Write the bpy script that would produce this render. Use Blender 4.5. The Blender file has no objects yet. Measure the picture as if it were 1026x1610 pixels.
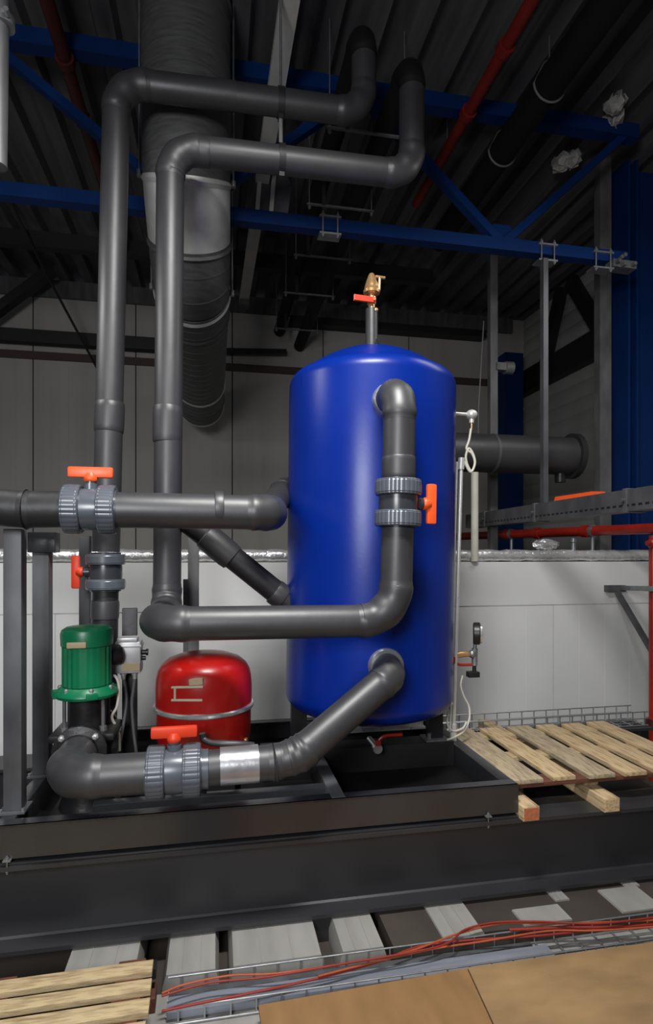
import bpy, bmesh, math, random
from mathutils import Vector, Matrix
random.seed(7)
C = bpy.context.scene.collection
F, CX, HY, TH = 903.0, 513.0, 872.0, math.atan(173/903)
ST, CT = math.sin(TH), math.cos(TH)
CAMZ = 1.65
V = Vector

def P(u, v, Y):
    """world point seen at photo pixel (u,v) lying on the plane Y"""
    a = (u-CX)/F; t = Y/(CT-a*ST)
    return V((t*(ST+a*CT), Y, CAMZ+(HY-v)/F*t))
def G(u, v, z):
    """world point seen at photo pixel (u,v) lying at height z"""
    a = (u-CX)/F; t = (CAMZ-z)*F/(v-HY)
    return V((t*(ST+a*CT), t*(CT-a*ST), z))

# ------------------------------------------------------------------ materials
def srgb(r, g, b):
    f = lambda c: ((c/255+0.055)/1.055)**2.4 if c/255 > 0.04045 else c/255/12.92
    return (f(r), f(g), f(b), 1)
def mat(name, col, rough=0.5, metal=0.0, var=0.12, scale=6.0, bump=0.0, bscale=60.0, stretch=(1,1,1), coat=0.0, spec=0.5, detail=4.0):
    m = bpy.data.materials.new(name); m.use_nodes = True
    nt = m.node_tree; b = nt.nodes['Principled BSDF']
    tc = nt.nodes.new('ShaderNodeTexCoord'); mp = nt.nodes.new('ShaderNodeMapping')
    mp.inputs['Scale'].default_value = stretch
    nt.links.new(tc.outputs['Object'], mp.inputs['Vector'])
    n = nt.nodes.new('ShaderNodeTexNoise'); n.inputs['Scale'].default_value = scale; n.inputs['Detail'].default_value = detail
    nt.links.new(mp.outputs[0], n.inputs['Vector'])
    r = nt.nodes.new('ShaderNodeValToRGB')
    lo = [max(0, c*(1-var)) for c in col[:3]]+[1]; hi = [min(1, c*(1+var)) for c in col[:3]]+[1]
    r.color_ramp.elements[0].color = lo; r.color_ramp.elements[1].color = hi
    r.color_ramp.elements[0].position = 0.3; r.color_ramp.elements[1].position = 0.7
    nt.links.new(n.outputs['Fac'], r.inputs['Fac']); nt.links.new(r.outputs['Color'], b.inputs['Base Color'])
    mr = nt.nodes.new('ShaderNodeMapRange'); mr.inputs['To Min'].default_value = max(0.02, rough-0.08); mr.inputs['To Max'].default_value = min(1, rough+0.08)
    nt.links.new(n.outputs['Fac'], mr.inputs['Value']); nt.links.new(mr.outputs[0], b.inputs['Roughness'])
    b.inputs['Metallic'].default_value = metal
    b.inputs['Coat Weight'].default_value = coat; b.inputs['Coat Roughness'].default_value = 0.15
    b.inputs['Specular IOR Level'].default_value = spec
    if bump:
        n2 = nt.nodes.new('ShaderNodeTexNoise'); n2.inputs['Scale'].default_value = bscale; n2.inputs['Detail'].default_value = 3
        nt.links.new(mp.outputs[0], n2.inputs['Vector'])
        bp = nt.nodes.new('ShaderNodeBump'); bp.inputs['Strength'].default_value = bump; bp.inputs['Distance'].default_value = 0.01
        nt.links.new(n2.outputs['Fac'], bp.inputs['Height']); nt.links.new(bp.outputs[0], b.inputs['Normal'])
    return m
def woodmat(name, dark, light, stretch, knots=True):
    m = mat(name, light, 0.75, 0, 0.1, 9, 0.25, 40, stretch)
    nt = m.node_tree; r = [n for n in nt.nodes if n.type == 'VALTORGB'][0]
    r.color_ramp.elements[0].color = dark; r.color_ramp.elements[1].color = light
    r.color_ramp.elements[0].position = 0.28; r.color_ramp.elements[1].position = 0.55
    return m
M = dict(
 blue_tank = mat('blue_tank_paint', (0.0004, 0.018, 0.215, 1), 0.32, 0, 0.05, 3, 0.02, 45, spec=0.36),
 insul = mat('grey_rubber_insulation', (0.034, 0.034, 0.037, 1), 0.46, 0, 0.12, 5, 0.08, 14, spec=0.75),
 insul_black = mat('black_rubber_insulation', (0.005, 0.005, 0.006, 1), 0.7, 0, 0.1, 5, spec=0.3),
 insul_dark = mat('dark_rubber_insulation', (0.017, 0.017, 0.019, 1), 0.5, 0, 0.2, 5, 0.2, 18),
 pvc = mat('grey_pvc', (0.085, 0.095, 0.115, 1), 0.28, 0, 0.1, 8, spec=0.6),
 pvc_dark = mat('dark_grey_pvc', (0.035, 0.038, 0.046, 1), 0.3, 0, 0.1, 8, spec=0.6),
 orange = mat('orange_plastic', (0.85, 0.10, 0.018, 1), 0.4, 0, 0.06, 10),
 orange_red = mat('red_orange_plastic', (0.66, 0.045, 0.012, 1), 0.42, 0, 0.06, 10),
 green = mat('green_motor_paint', (0.002, 0.145, 0.058, 1), 0.35, 0, 0.08, 10, 0.03, 40),
 black_iron = mat('black_cast_iron', (0.011, 0.011, 0.012, 1), 0.4, 0, 0.2, 12, 0.1, 60),
 red_vessel = mat('red_vessel_paint', (0.36, 0.006, 0.004, 1), 0.3, 0, 0.06, 4, coat=0.08),
 red_pipe = mat('red_pipe_paint', (0.33, 0.018, 0.010, 1), 0.35, 0, 0.15, 8),
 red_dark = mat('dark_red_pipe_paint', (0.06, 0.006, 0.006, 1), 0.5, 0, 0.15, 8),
 steel_black = mat('black_painted_steel', (0.020, 0.021, 0.024, 1), 0.27, 0.0, 0.25, 3.0, 0.04, 40, spec=1.0),
 steel_dark = mat('dark_roof_steel', (0.011, 0.011, 0.012, 1), 0.55, 0.0, 0.2, 4),
 beam = mat('charcoal_beam_paint', (0.027, 0.027, 0.030, 1), 0.42, 0.0, 0.1, 1.6, 0.0, 50, stretch=(1, 4, 2), spec=0.7),
 galv = mat('galvanised_steel', (0.30, 0.31, 0.32, 1), 0.42, 0.75, 0.2, 14),
 galv_dull = mat('dull_galvanised_steel', (0.135, 0.135, 0.14, 1), 0.5, 0.35, 0.3, 9, stretch=(1, 1, .4)),
 galv_post = mat('weathered_galvanised_post', (0.085, 0.087, 0.094, 1), 0.5, 0.2, 0.35, 7, stretch=(1, 1, .5)),
 duct = mat('spiral_duct_steel', (0.10, 0.10, 0.10, 1), 0.5, 0.35, 0.2, 10, stretch=(1, 1, 6)),
 duct_lit = mat('lit_duct_steel', (0.50, 0.50, 0.48, 1), 0.4, 0.3, 0.12, 10),  # paler copy of the duct steel, the elbow's lit sheen put into its colour
 chrome = mat('polished_metal', (0.75, 0.75, 0.74, 1), 0.22, 0.75, 0.05, 20),
 brass = mat('brass', (0.72, 0.43, 0.20, 1), 0.28, 0.7, 0.1, 20),
 foil = mat('aluminium_foil', (0.78, 0.78, 0.78, 1), 0.25, 0.6, 0.1, 30, 1.0, 30),
 foil_band = mat('foil_tape', (0.55, 0.55, 0.57, 1), 0.3, 0.8, 0.1, 12, 0.15, 20),
 wall_white = mat('white_cladding_panel', (0.68, 0.68, 0.67, 1), 0.6, 0, 0.04, 1.5),
 wall_grey = mat('grey_brown_cladding', (0.37, 0.35, 0.325, 1), 0.7, 0, 0.08, 1.2, stretch=(3, 1, .3)),
 wall_side = mat('ribbed_grey_side_cladding', (0.36, 0.35, 0.335, 1), 0.7, 0, 0.1, 1.2),
 joint = mat('dark_joint', (0.05, 0.048, 0.045, 1), 0.8),
 ceiling = mat('dark_steel_deck', (0.095, 0.095, 0.098, 1), 0.5, 0.2, 0.3, 3, stretch=(5, .4, 1)),
 blue_steel = mat('blue_steel_paint', (0.002, 0.022, 0.105, 1), 0.5, 0, 0.12, 3, spec=0.18),
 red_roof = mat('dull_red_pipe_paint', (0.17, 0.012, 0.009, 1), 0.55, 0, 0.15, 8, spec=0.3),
 bright = mat('bright_metal', (0.74, 0.74, 0.72, 1), 0.3, 0.45, 0.06, 20),
 pan_black = mat('black_pan_paint', (0.006, 0.006, 0.007, 1), 0.6, 0, 0.2, 4, spec=0.2),
 wood = woodmat('raw_pine', (0.26, 0.17, 0.085, 1), (0.58, 0.43, 0.245, 1), (9, .9, 9)),
 wood_grey = woodmat('weathered_pine', (0.20, 0.155, 0.10, 1), (0.44, 0.35, 0.225, 1), (8, 1.2, 8)),
 wood_x = woodmat('pallet_pine', (0.27, 0.185, 0.095, 1), (0.52, 0.40, 0.225, 1), (1.2, 9, 9)),
 wood_end = mat('red_stained_end_grain', (0.42, 0.13, 0.055, 1), 0.8, 0, 0.25, 60),
 wood_dark = mat('red_brown_wood', (0.12, 0.042, 0.022, 1), 0.8, 0, 0.3, 12, stretch=(1, 6, 6)),
 ply = mat('tan_plywood', (0.28, 0.172, 0.076, 1), 0.7, 0, 0.28, 3.0, 0.08, 60, stretch=(1, 2.2, 1), detail=8),
 ply2 = mat('brown_plywood', (0.25, 0.135, 0.050, 1), 0.7, 0, 0.14, 4.0, 0.08, 60, stretch=(3, 1, 1), detail=8),
 floor_dark = mat('brown_floor_board', (0.050, 0.040, 0.032, 1), 0.7, 0, 0.2, 3),
 floor_white = mat('white_sheet_metal', (0.30, 0.29, 0.272, 1), 0.5, 0.05, 0.12, 2.2, stretch=(6, 1, 1)),
 cable_red = mat('red_cable', (0.25, 0.022, 0.012, 1), 0.5),
 cable_orange = mat('orange_cable', (0.38, 0.075, 0.025, 1), 0.5),
 cable_white = mat('white_cable', (0.60, 0.58, 0.50, 1), 0.5),
 cable_grey = mat('grey_cable', (0.10, 0.10, 0.11, 1), 0.5),
 wire = mat('zinc_wire', (0.45, 0.46, 0.47, 1), 0.35, 0.8, 0.1, 20),
 plate = mat('beige_plate', (0.42, 0.33, 0.20, 1), 0.5),
 label_line = mat('pale_label_print', (0.50, 0.42, 0.30, 1), 0.5),
 alu_box = mat('cast_aluminium', (0.48, 0.48, 0.48, 1), 0.4, 0.45, 0.1, 14),
 black = mat('black_plastic', (0.012, 0.012, 0.013, 1), 0.4),
 glass_dark = mat('dark_gauge_glass', (0.03, 0.025, 0.02, 1), 0.08, 0, 0.1, 5, coat=0.5),
 strip = mat('zinc_cover_strip', (0.26, 0.28, 0.33, 1), 0.45, 0.35, 0.15, 5, stretch=(.6, 6, 1)),
 rail_light = mat('pale_ceiling_rail', (0.55, 0.54, 0.51, 1), 0.55, 0.1, 0.1, 6),
 foam = mat('pale_foam', (0.36, 0.35, 0.33, 1), 0.9, 0, 0.25, 14, 0.6, 20),
 grey_round = mat('pale_grey_sheet_metal', (0.36, 0.36, 0.355, 1), 0.38, 0.5, 0.06, 3),
 trim_brown = mat('brown_trim', (0.055, 0.036, 0.030, 1), 0.7),
)

# ------------------------------------------------------------------ mesh helper
def fillet(pts, R, n=10):
    """polyline with rounded corners; R one radius or a list per inner corner"""
    pts = [V(p) for p in pts]; out = [pts[0]]
    for i in range(1, len(pts)-1):
        r = R[i-1] if isinstance(R, (list, tuple)) else R
        a, b, c = pts[i-1], pts[i], pts[i+1]
        d1 = (a-b).normalized(); d2 = (c-b).normalized(); ang = d1.angle(d2)
        if r <= 0 or ang > math.pi-0.02: out.append(b); continue
        L = r/math.tan(ang/2); L = min(L, (a-b).length*0.98, (c-b).length*0.98); r = L*math.tan(ang/2)
        cen = b+(d1+d2).normalized()*(r/math.sin(ang/2))
        s = b+d1*L-cen; e = b+d2*L-cen; tot = s.angle(e); ax = s.cross(e).normalized()
        for k in range(n+1): out.append(cen+Matrix.Rotation(tot*k/n, 3, ax) @ s)
    out.append(pts[-1]); return out
def spline(pts, n=8):
    pts = [V(p) for p in pts]; q = [pts[0]*2-pts[1]]+pts+[pts[-1]*2-pts[-2]]; out = []
    for i in range(1, len(q)-2):
        a, b, c, d = q[i-1:i+3]
        for k in range(n):
            t = k/n
            out.append(0.5*((2*b)+(c-a)*t+(2*a-5*b+4*c-d)*t*t+(3*b-a-3*c+d)*t**3))
    out.append(pts[-1]); return out
WORLD = {}
class MB:
    def __init__(s): s.bm = bmesh.new()
    def box(s, c, size, rot=None, bevel=0.0):
        ret = bmesh.ops.create_cube(s.bm, size=1.0); vs = ret['verts']
        R = rot if rot is not None else Matrix.Identity(3)
        for v in vs: v.co = R @ V((v.co.x*size[0], v.co.y*size[1], v.co.z*size[2])) + V(c)
        if bevel:
            es = list({e for v in vs for e in v.link_edges})
            bmesh.ops.bevel(s.bm, geom=es, offset=bevel, segments=2, affect='EDGES', profile=0.6)
        return s
    def span(s, x0, x1, y0, y1, z0, z1, bevel=0.0):
        return s.box(((x0+x1)/2, (y0+y1)/2, (z0+z1)/2), (abs(x1-x0), abs(y1-y0), abs(z1-z0)), None, bevel)
    def bar(s, a, b, w, h, up=(0, 0, 1), bevel=0.0):
        a, b = V(a), V(b); d = (b-a).normalized(); up = V(up)
        if abs(d.dot(up)) > 0.98: up = V((0, 1, 0))
        x = d.cross(up).normalized(); z = x.cross(d)
        return s.box((a+b)/2, (w, (b-a).length, h), Matrix((x, d, z)).transposed(), bevel)
    def tube(s, pts, r, n=20, cap=True, rf=None):
        pts = [V(p) for p in pts]; N = len(pts); T = []
        for i in range(N):
            T.append((pts[min(i+1, N-1)]-pts[max(i-1, 0)]).normalized())
        u = T[0].orthogonal().normalized(); rings = []
        for i in range(N):
            if i:
                q = T[i-1].rotation_difference(T[i]); u = q @ u
            u = (u-T[i]*u.dot(T[i])).normalized(); w = T[i].cross(u)
            rr = r[i] if isinstance(r, (list, tuple)) else r
            rings.append([s.bm.verts.new(pts[i]+(u*math.cos(2*math.pi*k/n)+w*math.sin(2*math.pi*k/n))*rr) for k in range(n)])
        for i in range(N-1):
            for k in range(n):
                s.bm.faces.new((rings[i][k], rings[i][(k+1) % n], rings[i+1][(k+1) % n], rings[i+1][k]))
        if cap: s.bm.faces.new(rings[0][::-1]); s.bm.faces.new(rings[-1])
        return s
    def lathe(s, prof, o=(0, 0, 0), axis=(0, 0, 1), n=48, rfun=None, cap=True):
        o = V(o); w = V(axis).normalized(); u = w.orthogonal().normalized()
        if abs(w.z) > 0.99: u = V((1, 0, 0))
        t = w.cross(u); rings = []
        for (r, h) in prof:
            ring = []
            for k in range(n):
                a = 2*math.pi*k/n; rr = r if rfun is None else rfun(r, h, k, n)
                ring.append(s.bm.verts.new(o+w*h+(u*math.cos(a)+t*math.sin(a))*max(rr, 1e-5)))
            rings.append(ring)
        for i in range(len(rings)-1):
            for k in range(n):
                s.bm.faces.new((rings[i][k], rings[i][(k+1) % n], rings[i+1][(k+1) % n], rings[i+1][k]))
        if cap: s.bm.faces.new(rings[0][::-1]); s.bm.faces.new(rings[-1])
        return s
    def extr(s, poly, o, ex, ey, d):
        o, ex, ey, d = V(o), V(ex), V(ey), V(d)
        a = [s.bm.verts.new(o+ex*x+ey*y) for x, y in poly]; b = [s.bm.verts.new(v.co+d) for v in a]; n = len(a)
        for i in range(n): s.bm.faces.new((a[i], a[(i+1) % n], b[(i+1) % n], b[i]))
        s.bm.faces.new(a[::-1]); s.bm.faces.new(b); return s
    def sphere(s, c, r, sc=(1, 1, 1), seg=20):
        ret = bmesh.ops.create_uvsphere(s.bm, u_segments=seg, v_segments=seg//2, radius=r)
        for v in ret['verts']: v.co = V((v.co.x*sc[0], v.co.y*sc[1], v.co.z*sc[2]))+V(c)
        return s
    def build(s, name, m, parent=None, o=None, angle=35):
        bm = s.bm; bmesh.ops.recalc_face_normals(bm, faces=bm.faces[:])
        if o is None:
            xs = [v.co for v in bm.verts]
            lo = [min(v[i] for v in xs) for i in range(3)]; hi = [max(v[i] for v in xs) for i in range(3)]
            o = V(((lo[0]+hi[0])/2, (lo[1]+hi[1])/2, lo[2]))
        o = V(o)
        for v in bm.verts: v.co -= o
        me = bpy.data.meshes.new(name); bm.to_mesh(me); bm.free()
        for p in me.polygons: p.use_smooth = True
        me.set_sharp_from_angle(angle=math.radians(angle))
        ms = m if isinstance(m, (list, tuple)) else [m]
        for x in ms: me.materials.append(x)
        ob = bpy.data.objects.new(name, me); C.objects.link(ob)
        WORLD[ob.name] = o
        if parent: ob.parent = parent; ob.location = o-WORLD[parent.name]
        else: ob.location = o
        return ob
def tag(o, label=None, cat=None, group=None, kind=None):
    if label: o['label'] = label
    if cat: o['category'] = cat
    if group: o['group'] = group
    if kind: o['kind'] = kind
    return o
def thing(name, loc, label, cat, group=None):
    o = bpy.data.objects.new(name, None); C.objects.link(o); o.location = loc; o.empty_display_size = 0.05
    WORLD[o.name] = V(loc); return tag(o, label, cat, group)
def struct(o): o['kind'] = 'structure'; return o
def copy_tree(o, parent=None):
    c = o.copy(); C.objects.link(c); WORLD[c.name] = WORLD.get(o.name, V((0, 0, 0)))
    if parent: c.parent = parent
    for ch in [x for x in C.objects if x.parent == o]: copy_tree(ch, c)
    return c

# ------------------------------------------------------------------ setting
CEIL = 5.22
b = MB(); b.span(-5, 6, -1.5, 8.6, -0.16, -0.12)
struct(b.build('floor', M['floor_dark']))
# profiled steel roof deck, ribs running away from the viewer
b = MB(); poly = []; x = -5.0; pitch = 0.30
while x < 6:
    poly += [(x, 0.0), (x+0.12, 0.0), (x+0.15, 0.085), (x+0.27, 0.085)]; x += pitch
poly = poly+[(x, 0.14), (-5.0, 0.14)]
b.extr(poly, (0, -1.5, CEIL), (1, 0, 0), (0, 0, 1), (0, 10.1, 0))
struct(b.build('ceiling', M['ceiling']))
# tall back wall: vertical panels with dark joints
YB = 8.05; b = MB(); b2 = MB()
xj = [P(u, 600, YB).x for u in (52, 214, 365)]; pw = (xj[2]-xj[0])/2
x0 = xj[0]-3*pw
for k in range(9):
    a = x0+k*pw
    b.span(a+0.008, a+pw-0.008, YB, YB+0.1, -0.12, CEIL)
    for j in range(1, 6): b.span(a+pw*j/6-0.006, a+pw*j/6+0.006, YB-0.003, YB+0.01, -0.12, CEIL-0.6)
wb = struct(b.build('wall_back', M['wall_grey']))
b2.span(x0, x0+9*pw, YB+0.03, YB+0.12, -0.12, CEIL); struct(b2.build('trim_3', M['joint']))
zt = P(100, 562, YB).z
b = MB(); b.span(x0, 4.4, YB-0.03, YB, zt-0.05, zt+0.05); struct(b.build('trim_1', M['trim_brown']))
b = MB(); b.span(x0, 4.4, YB-0.05, YB, CEIL-0.22, CEIL); struct(b.build('trim_2', M['ceiling']))
# right wall with horizontal cladding lines
XR = 4.62; b = MB()
zz = -0.12
while zz < CEIL:
    b.extr([(0, 0), (0.1, 0), (0.1, 0.2), (0.0, 0.2), (-0.018, 0.17), (-0.018, 0.03)], (XR, 0.5, zz), (1, 0, 0), (0, 0, 1), (0, 8.1, 0)); zz += 0.2
struct(b.build('wall_right', M['wall_side']))
# low white partition
YW = 4.4; ZT = 1.59; ZS = 1.225
b = MB(); b.span(-4, 4.45, YW+0.012, YW+0.1, -0.12, ZT-0.002)
jl = [-0.15+0.98*k for k in range(-4, 5)]
for k in range(len(jl)-1):
    a, c = jl[k]+0.005, jl[k+1]-0.005
    b.span(max(a, -4), min(c, 4.45), YW, YW+0.05, -0.10, ZS-0.005)
    for q in range(1, 4):
        xx = a+(c-a)*q/4
        if -4 < xx < 4.4: b.span(xx-0.003, xx+0.003, YW-0.002, YW+0.01, -0.10, ZS-0.006)
b.span(-4, 0.7, YW, YW+0.05, ZS+0.005, ZT); b.span(0.712, 1.48, YW, YW+0.05, ZS+0.005, ZT); b.span(1.495, 4.45, YW, YW+0.05, ZS+0.005, ZT)
struct(b.build('wall_partition', M['wall_white']))
b = MB(); b.span(-4, 4.45, YW-0.03, YW, -0.12, 0.14); struct(b.build('baseboard_partition', M['steel_dark']))

# pale sheet metal floor panels below the beam, dark gaps between them
zf = -0.010
for (ua, ub, va, ya, yb_, lab) in ((262, 344, 1478, 2.345, 3.6, 'pale sheet metal floor panel right beside the near left pallet'),
                          (359, 500, 1462, 2.345, 3.6, 'widest pale sheet metal floor panel below the long beam'),
                          (519, 592, 1450, 2.345, 3.6, 'pale sheet metal floor panel between two dark gaps, below the middle of the beam'),
                          (671, 737, 1432, 2.345, 3.6, 'pale sheet metal floor panel seen behind the orange cables'),
                          (862, 886, 1404, 2.50, 3.6, 'narrow pale sheet metal floor strip below the beam under the second bearer'),
                          (978, 1003, 1389, 2.54, 3.6, 'narrow pale sheet metal floor strip at the far right below the beam'),
                          (812, 895, 1440, 2.36, 2.475, 'short pale floor plate behind the cables, left one of two'),
                          (985, 1060, 1440, 2.36, 2.54, 'short pale floor plate behind the cables at the right edge'),
                          (110, 225, 1488, 2.345, 3.6, 'pale sheet metal floor panel behind the near left pallet')):
    p0, p1 = G(ua, va, zf), G(ub, va, zf)
    b = MB(); w = p1.x-p0.x
    th = 0.05 if ua < 600 else 0.008; lo = -0.06 if ua < 600 else 0.0
    b.extr([(0, 0), (th*0.3, th), (w-th*0.3, th), (w, 0), (w, lo), (0, lo)], (p0.x, ya, zf-th), (1, 0, 0), (0, 0, 1), (0, yb_-ya, 0))
    if yb_ > 3:
        for q in (0.33, 0.66): b.bar((p0.x+w*q, ya+0.002, zf+0.001), (p0.x+w*q, yb_, zf+0.001), 0.004, 0.003)
    tag(b.build('floor_panel', M['floor_white']), lab, 'floor panel', 'pale floor panels below the beam')
b = MB(); b.span(G(600, 1445, zf).x, 3.4, 2.345, 3.6, -0.119, -0.0185); tag(b.build('floor_board', M['floor_dark']), 'dark brown floor board under the right half of the long beam', 'floor panel')
b = MB(); b.span(-0.62, 2.6, 1.9, 2.335, -0.119, -0.075); tag(b.build('floor_sheet', M['floor_white']), 'pale sheet under the foreground wire tray', 'floor panel')

# ------------------------------------------------------------------ beams and skid
def ibeam(name, label, x0, x1, y, z0, z1, w, m):
    b = MB(); t = 0.018; h = z1-z0; tw = 0.012
    poly = [(-w/2, 0), (w/2, 0), (w/2, t), (tw/2+0.008, t), (tw/2, t+0.008), (tw/2, h-t-0.02), (tw/2+0.02, h-t), (w/2, h-t), (w/2, h), (-w/2, h), (-w/2, h-t), (-tw/2-0.02, h-t), (-tw/2, h-t-0.02), (-tw/2, t+0.008), (-tw/2-0.008, t), (-w/2, t)]
    b.extr(poly, (x0, y, z0), (0, 1, 0), (0, 0, 1), (x1-x0, 0, 0))
    return b, tag(b.build(name, m), label, 'beam')
_, fb = ibeam('steel_beam', 'long charcoal steel I-beam in the foreground carrying the skid and pallet', -2.2, 3.4, 2.66, 0.0, 0.366, 0.20, M['beam'])
_, rb = ibeam('steel_beam', 'rear steel beam under the back of the skid, by the white wall', -2.2, 3.18, 3.86, 0.0, 0.366, 0.26, M['beam'])
for bx_ in (-1.6, 0.4, 2.4):  # beam feet resting on the floor
    for by, par in ((2.66, fb), (3.86, rb)):
        q = MB(); q.span(bx_-0.15, bx_+0.15, by-0.08, by+0.08, -0.12, 0.0); q.build('foot_plate', M['steel_black'], par)

sk = thing('skid_frame', (0.27, 3.2, 0.366), 'black steel skid frame with open pan under the blue tank and pump', 'frame')
XL, XRR, YF, YBk, ZR = -0.90, 1.445, 2.575, 3.90, 0.531
def channel(x0, x1, y0, face):   # C channel along X, web on the side 'face'
    b = MB(); t = 0.010; w = 0.065; s = 1 if face < 0 else -1
    yy = y0
    b.span(x0, x1, yy, yy+s*t, 0.393, ZR); b.span(x0, x1, yy, yy+s*w, ZR-t, ZR); b.span(x0, x1, yy, yy+s*w, 0.393, 0.403)
    return b
channel(XL, XRR, YF, -1).build('front_rail', M['steel_black'], sk)
channel(XL, XRR, YBk, 1).build('rear_rail', M['steel_black'], sk)
b = MB(); b.span(XL, XL+0.06, YF+0.01, YBk-0.01, 0.393, ZR-0.001, 0.003); b.build('side_rail', M['steel_black'], sk)
b = MB(); b.span(XRR-0.065, XRR, YF+0.01, YBk-0.01, 0.393, ZR-0.001, 0.003); b.build('side_rail', M['steel_black'], sk)
b = MB(); b.span(XL+0.01, XRR-0.01, YF+0.012, YBk-0.012, 0.393, 0.405); b.build('pan', M['pan_black'], sk)
b = MB(); b.span(XL, XRR, YF-0.004, YF+0.10, 0.3665, 0.378, 0.002); b.build('base_plate', M['steel_black'], sk)
b = MB(); b.span(XL, XRR, YF+0.04, YF+0.09, 0.378, 0.393); b.build('spacer_bar', M['steel_dark'], sk)
b = MB(); b.span(0.52, 0.585, YF+0.012, YBk-0.012, 0.405, ZR+0.002, 0.003); b.build('cross_member', M['galv_post'], sk)
b = MB(); b.span(-0.55, 0.519, 2.74, 2.80, 0.405, 0.52, 0.004); b.build('cross_member', M['steel_black'], sk)
b = MB(); b.span(0.586, XRR-0.066, 3.19, 3.33, 0.405, 0.548, 0.004); b.build('cross_member', M['steel_dark'], sk)
b = MB(); b.span(0.55, 1.2, 3.60, 3.75, 0.405, 0.548, 0.004); b.build('cross_member', M['steel_dark'], sk)
b = MB(); b.span(0.25, 0.52, 3.15, 3.37, 0.405, 0.548, 0.004); b.build('cross_member', M['steel_dark'], sk)
for xx in (-0.845, G(775, 1288, 0.4).x):
    b = MB(); y = YF-0.008
    b.lathe([(0.004, 0), (0.004, 0.075)], (xx, y, 0.335), n=12); b.lathe([(0.008, 0), (0.008, 0.009)], (xx, y, 0.394), n=6); b.lathe([(0.008, 0), (0.008, 0.009)], (xx, y, 0.345), n=6)
    b.span(xx-0.015, xx+0.015, y-0.010, YF+0.02, 0.388, 0.394)
    b.build('clamp_bolt', M['galv'], sk)

# posts standing on the skid
def post(name, label, x, y, w, z0, z1, m, foot=True, d=None):
    t = thing(name, (x, y, z0), label, 'post'); d = d or w
    b = MB(); b.span(x-w/2, x+w/2, y-d/2, y+d/2, z0+(0.008 if foot else 0), z1, 0.004); b.build('tube', m, t)
    if foot:
        b = MB(); b.span(x-w*0.75, x+w*0.75, y-d*0.8, y+d*0.8, z0, z0+0.008)
        b.build('base_plate', m, t)
        for sx in (-1, 1):
            b = MB(); b.lathe([(0.009, 0), (0.009, 0.012)], (x+sx*w*0.62, y-d*0.6, z0+0.008), n=6); b.build('bolt', M['galv'], t)
    return t
pA = G(29, 1272, ZR); post('square_post', 'weathered grey square steel post at the far left on the skid corner', -0.868, pA.y, 0.074, ZR, 1.762, M['galv_post'])
pB = G(62, 1222, ZR); t = post('square_post', 'second square steel post from the left, standing just behind the front corner post', -0.872, pB.y+0.05, 0.078, ZR, 1.66, M['galv_post'])
b = MB(); b.span(-0.93, -0.80, pB.y, pB.y+0.10, 1.66, 1.763, 0.004); b.build('clamp_block', M['steel_black'], t)
pC = P(134, 900, 3.62); post('slim_post', 'slim dark steel post behind the green pump motor', pC.x, 3.62, 0.06, 0.405, 1.76, M['galv_post'])
pD = P(304, 900, 3.62); t = post('slim_post', 'round-edged steel strut behind the vertical pipe, above the red vessel', pD.x, 3.62, 0.065, 0.405, 1.79, M['galv_dull'])
b = MB(); b.bar((pD.x-0.045, 3.6, 0.6), (pD.x-0.045, 3.6, 1.5), 0.03, 0.03); b.build('channel_strip', M['galv_post'], t)
pE = P(204, 1000, 3.16)
t = post('control_post', 'flat dark grey post carrying the silver control box', pE.x, 3.16, 0.075, 0.405, P(204, 956, 3.16).z, M['insul_dark'], True, 0.03)

# ------------------------------------------------------------------ blue tank
TX, TY, TR = 0.872, 3.26, 0.483
tank = thing('buffer_tank', (TX, TY, 0.548), 'tall royal blue cylindrical buffer tank standing on the black skid', 'tank')
lean = Matrix.Rotation(math.radians(0.65), 3, 'Y'); tb = V((TX, TY, 0.55))
def L(p): return lean @ (V(p)-tb)+tb
prof = []
zc0, zc1 = 0.855, 2.605
def dome(z0, sgn, H):
    out = []; kr = 0.085; Rr = TR-kr
    for k in range(13):
        a = math.radians(90*k/12*0.86); out.append((Rr+kr*math.cos(a), z0+sgn*kr*math.sin(a)))
    r1, z1 = out[-1]; hh = H-abs(z1-z0)
    for k in range(1, 15):
        f = 1-k/14; r = r1*f; out.append((r, z1+sgn*hh*(1-(r/r1)**2)))
    return out
prof = dome(zc0, -1, 0.17)[::-1]+[(TR, zc0+0.3*k) for k in range(1, 6)]+dome(zc1, 1, 0.245)
b = MB(); b.lathe(prof, (0, 0, 0), n=96)
for v in b.bm.verts: v.co = L(v.co+V((TX, TY, 0)))
b.build('shell', M['blue_tank'], tank, angle=60)
for ang in (0, 180, 90):
    a = math.radians(ang); x, y = TX+0.41*math.cos(a), TY+0.41*math.sin(a)
    b = MB(); b.bar((x, y, 0.556), (x, y, 0.86), 0.09, 0.05, up=(0, 1, 0)); b.bar((x-0.05*math.sin(a), y+0.03, 0.60), (x-0.05*math.sin(a), y+0.03, 0.86), 0.012, 0.04)
    fo = b.build('foot', M['black_iron'], tank)
    b = MB(); b.span(x-0.07, x+0.07, y-0.06, y+0.06, 0.548, 0.558); b.lathe([(0.012, 0), (0.012, 0.035)], (x-0.045, y-0.035, 0.558), n=6)
    b.build('foot_plate', M['galv_dull'], fo)
b = MB(); za = 2.80; b.tube([V((TX+0.055, TY-0.02, za+0.005)), V((TX+0.057, TY-0.02, za+0.085)), V((TX+0.040, TY-0.025, za+0.105)), V((TX+0.035, TY-0.03, za+0.08))], 0.007, 10); b.build('lifting_lug', M['black_iron'], tank)

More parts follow.
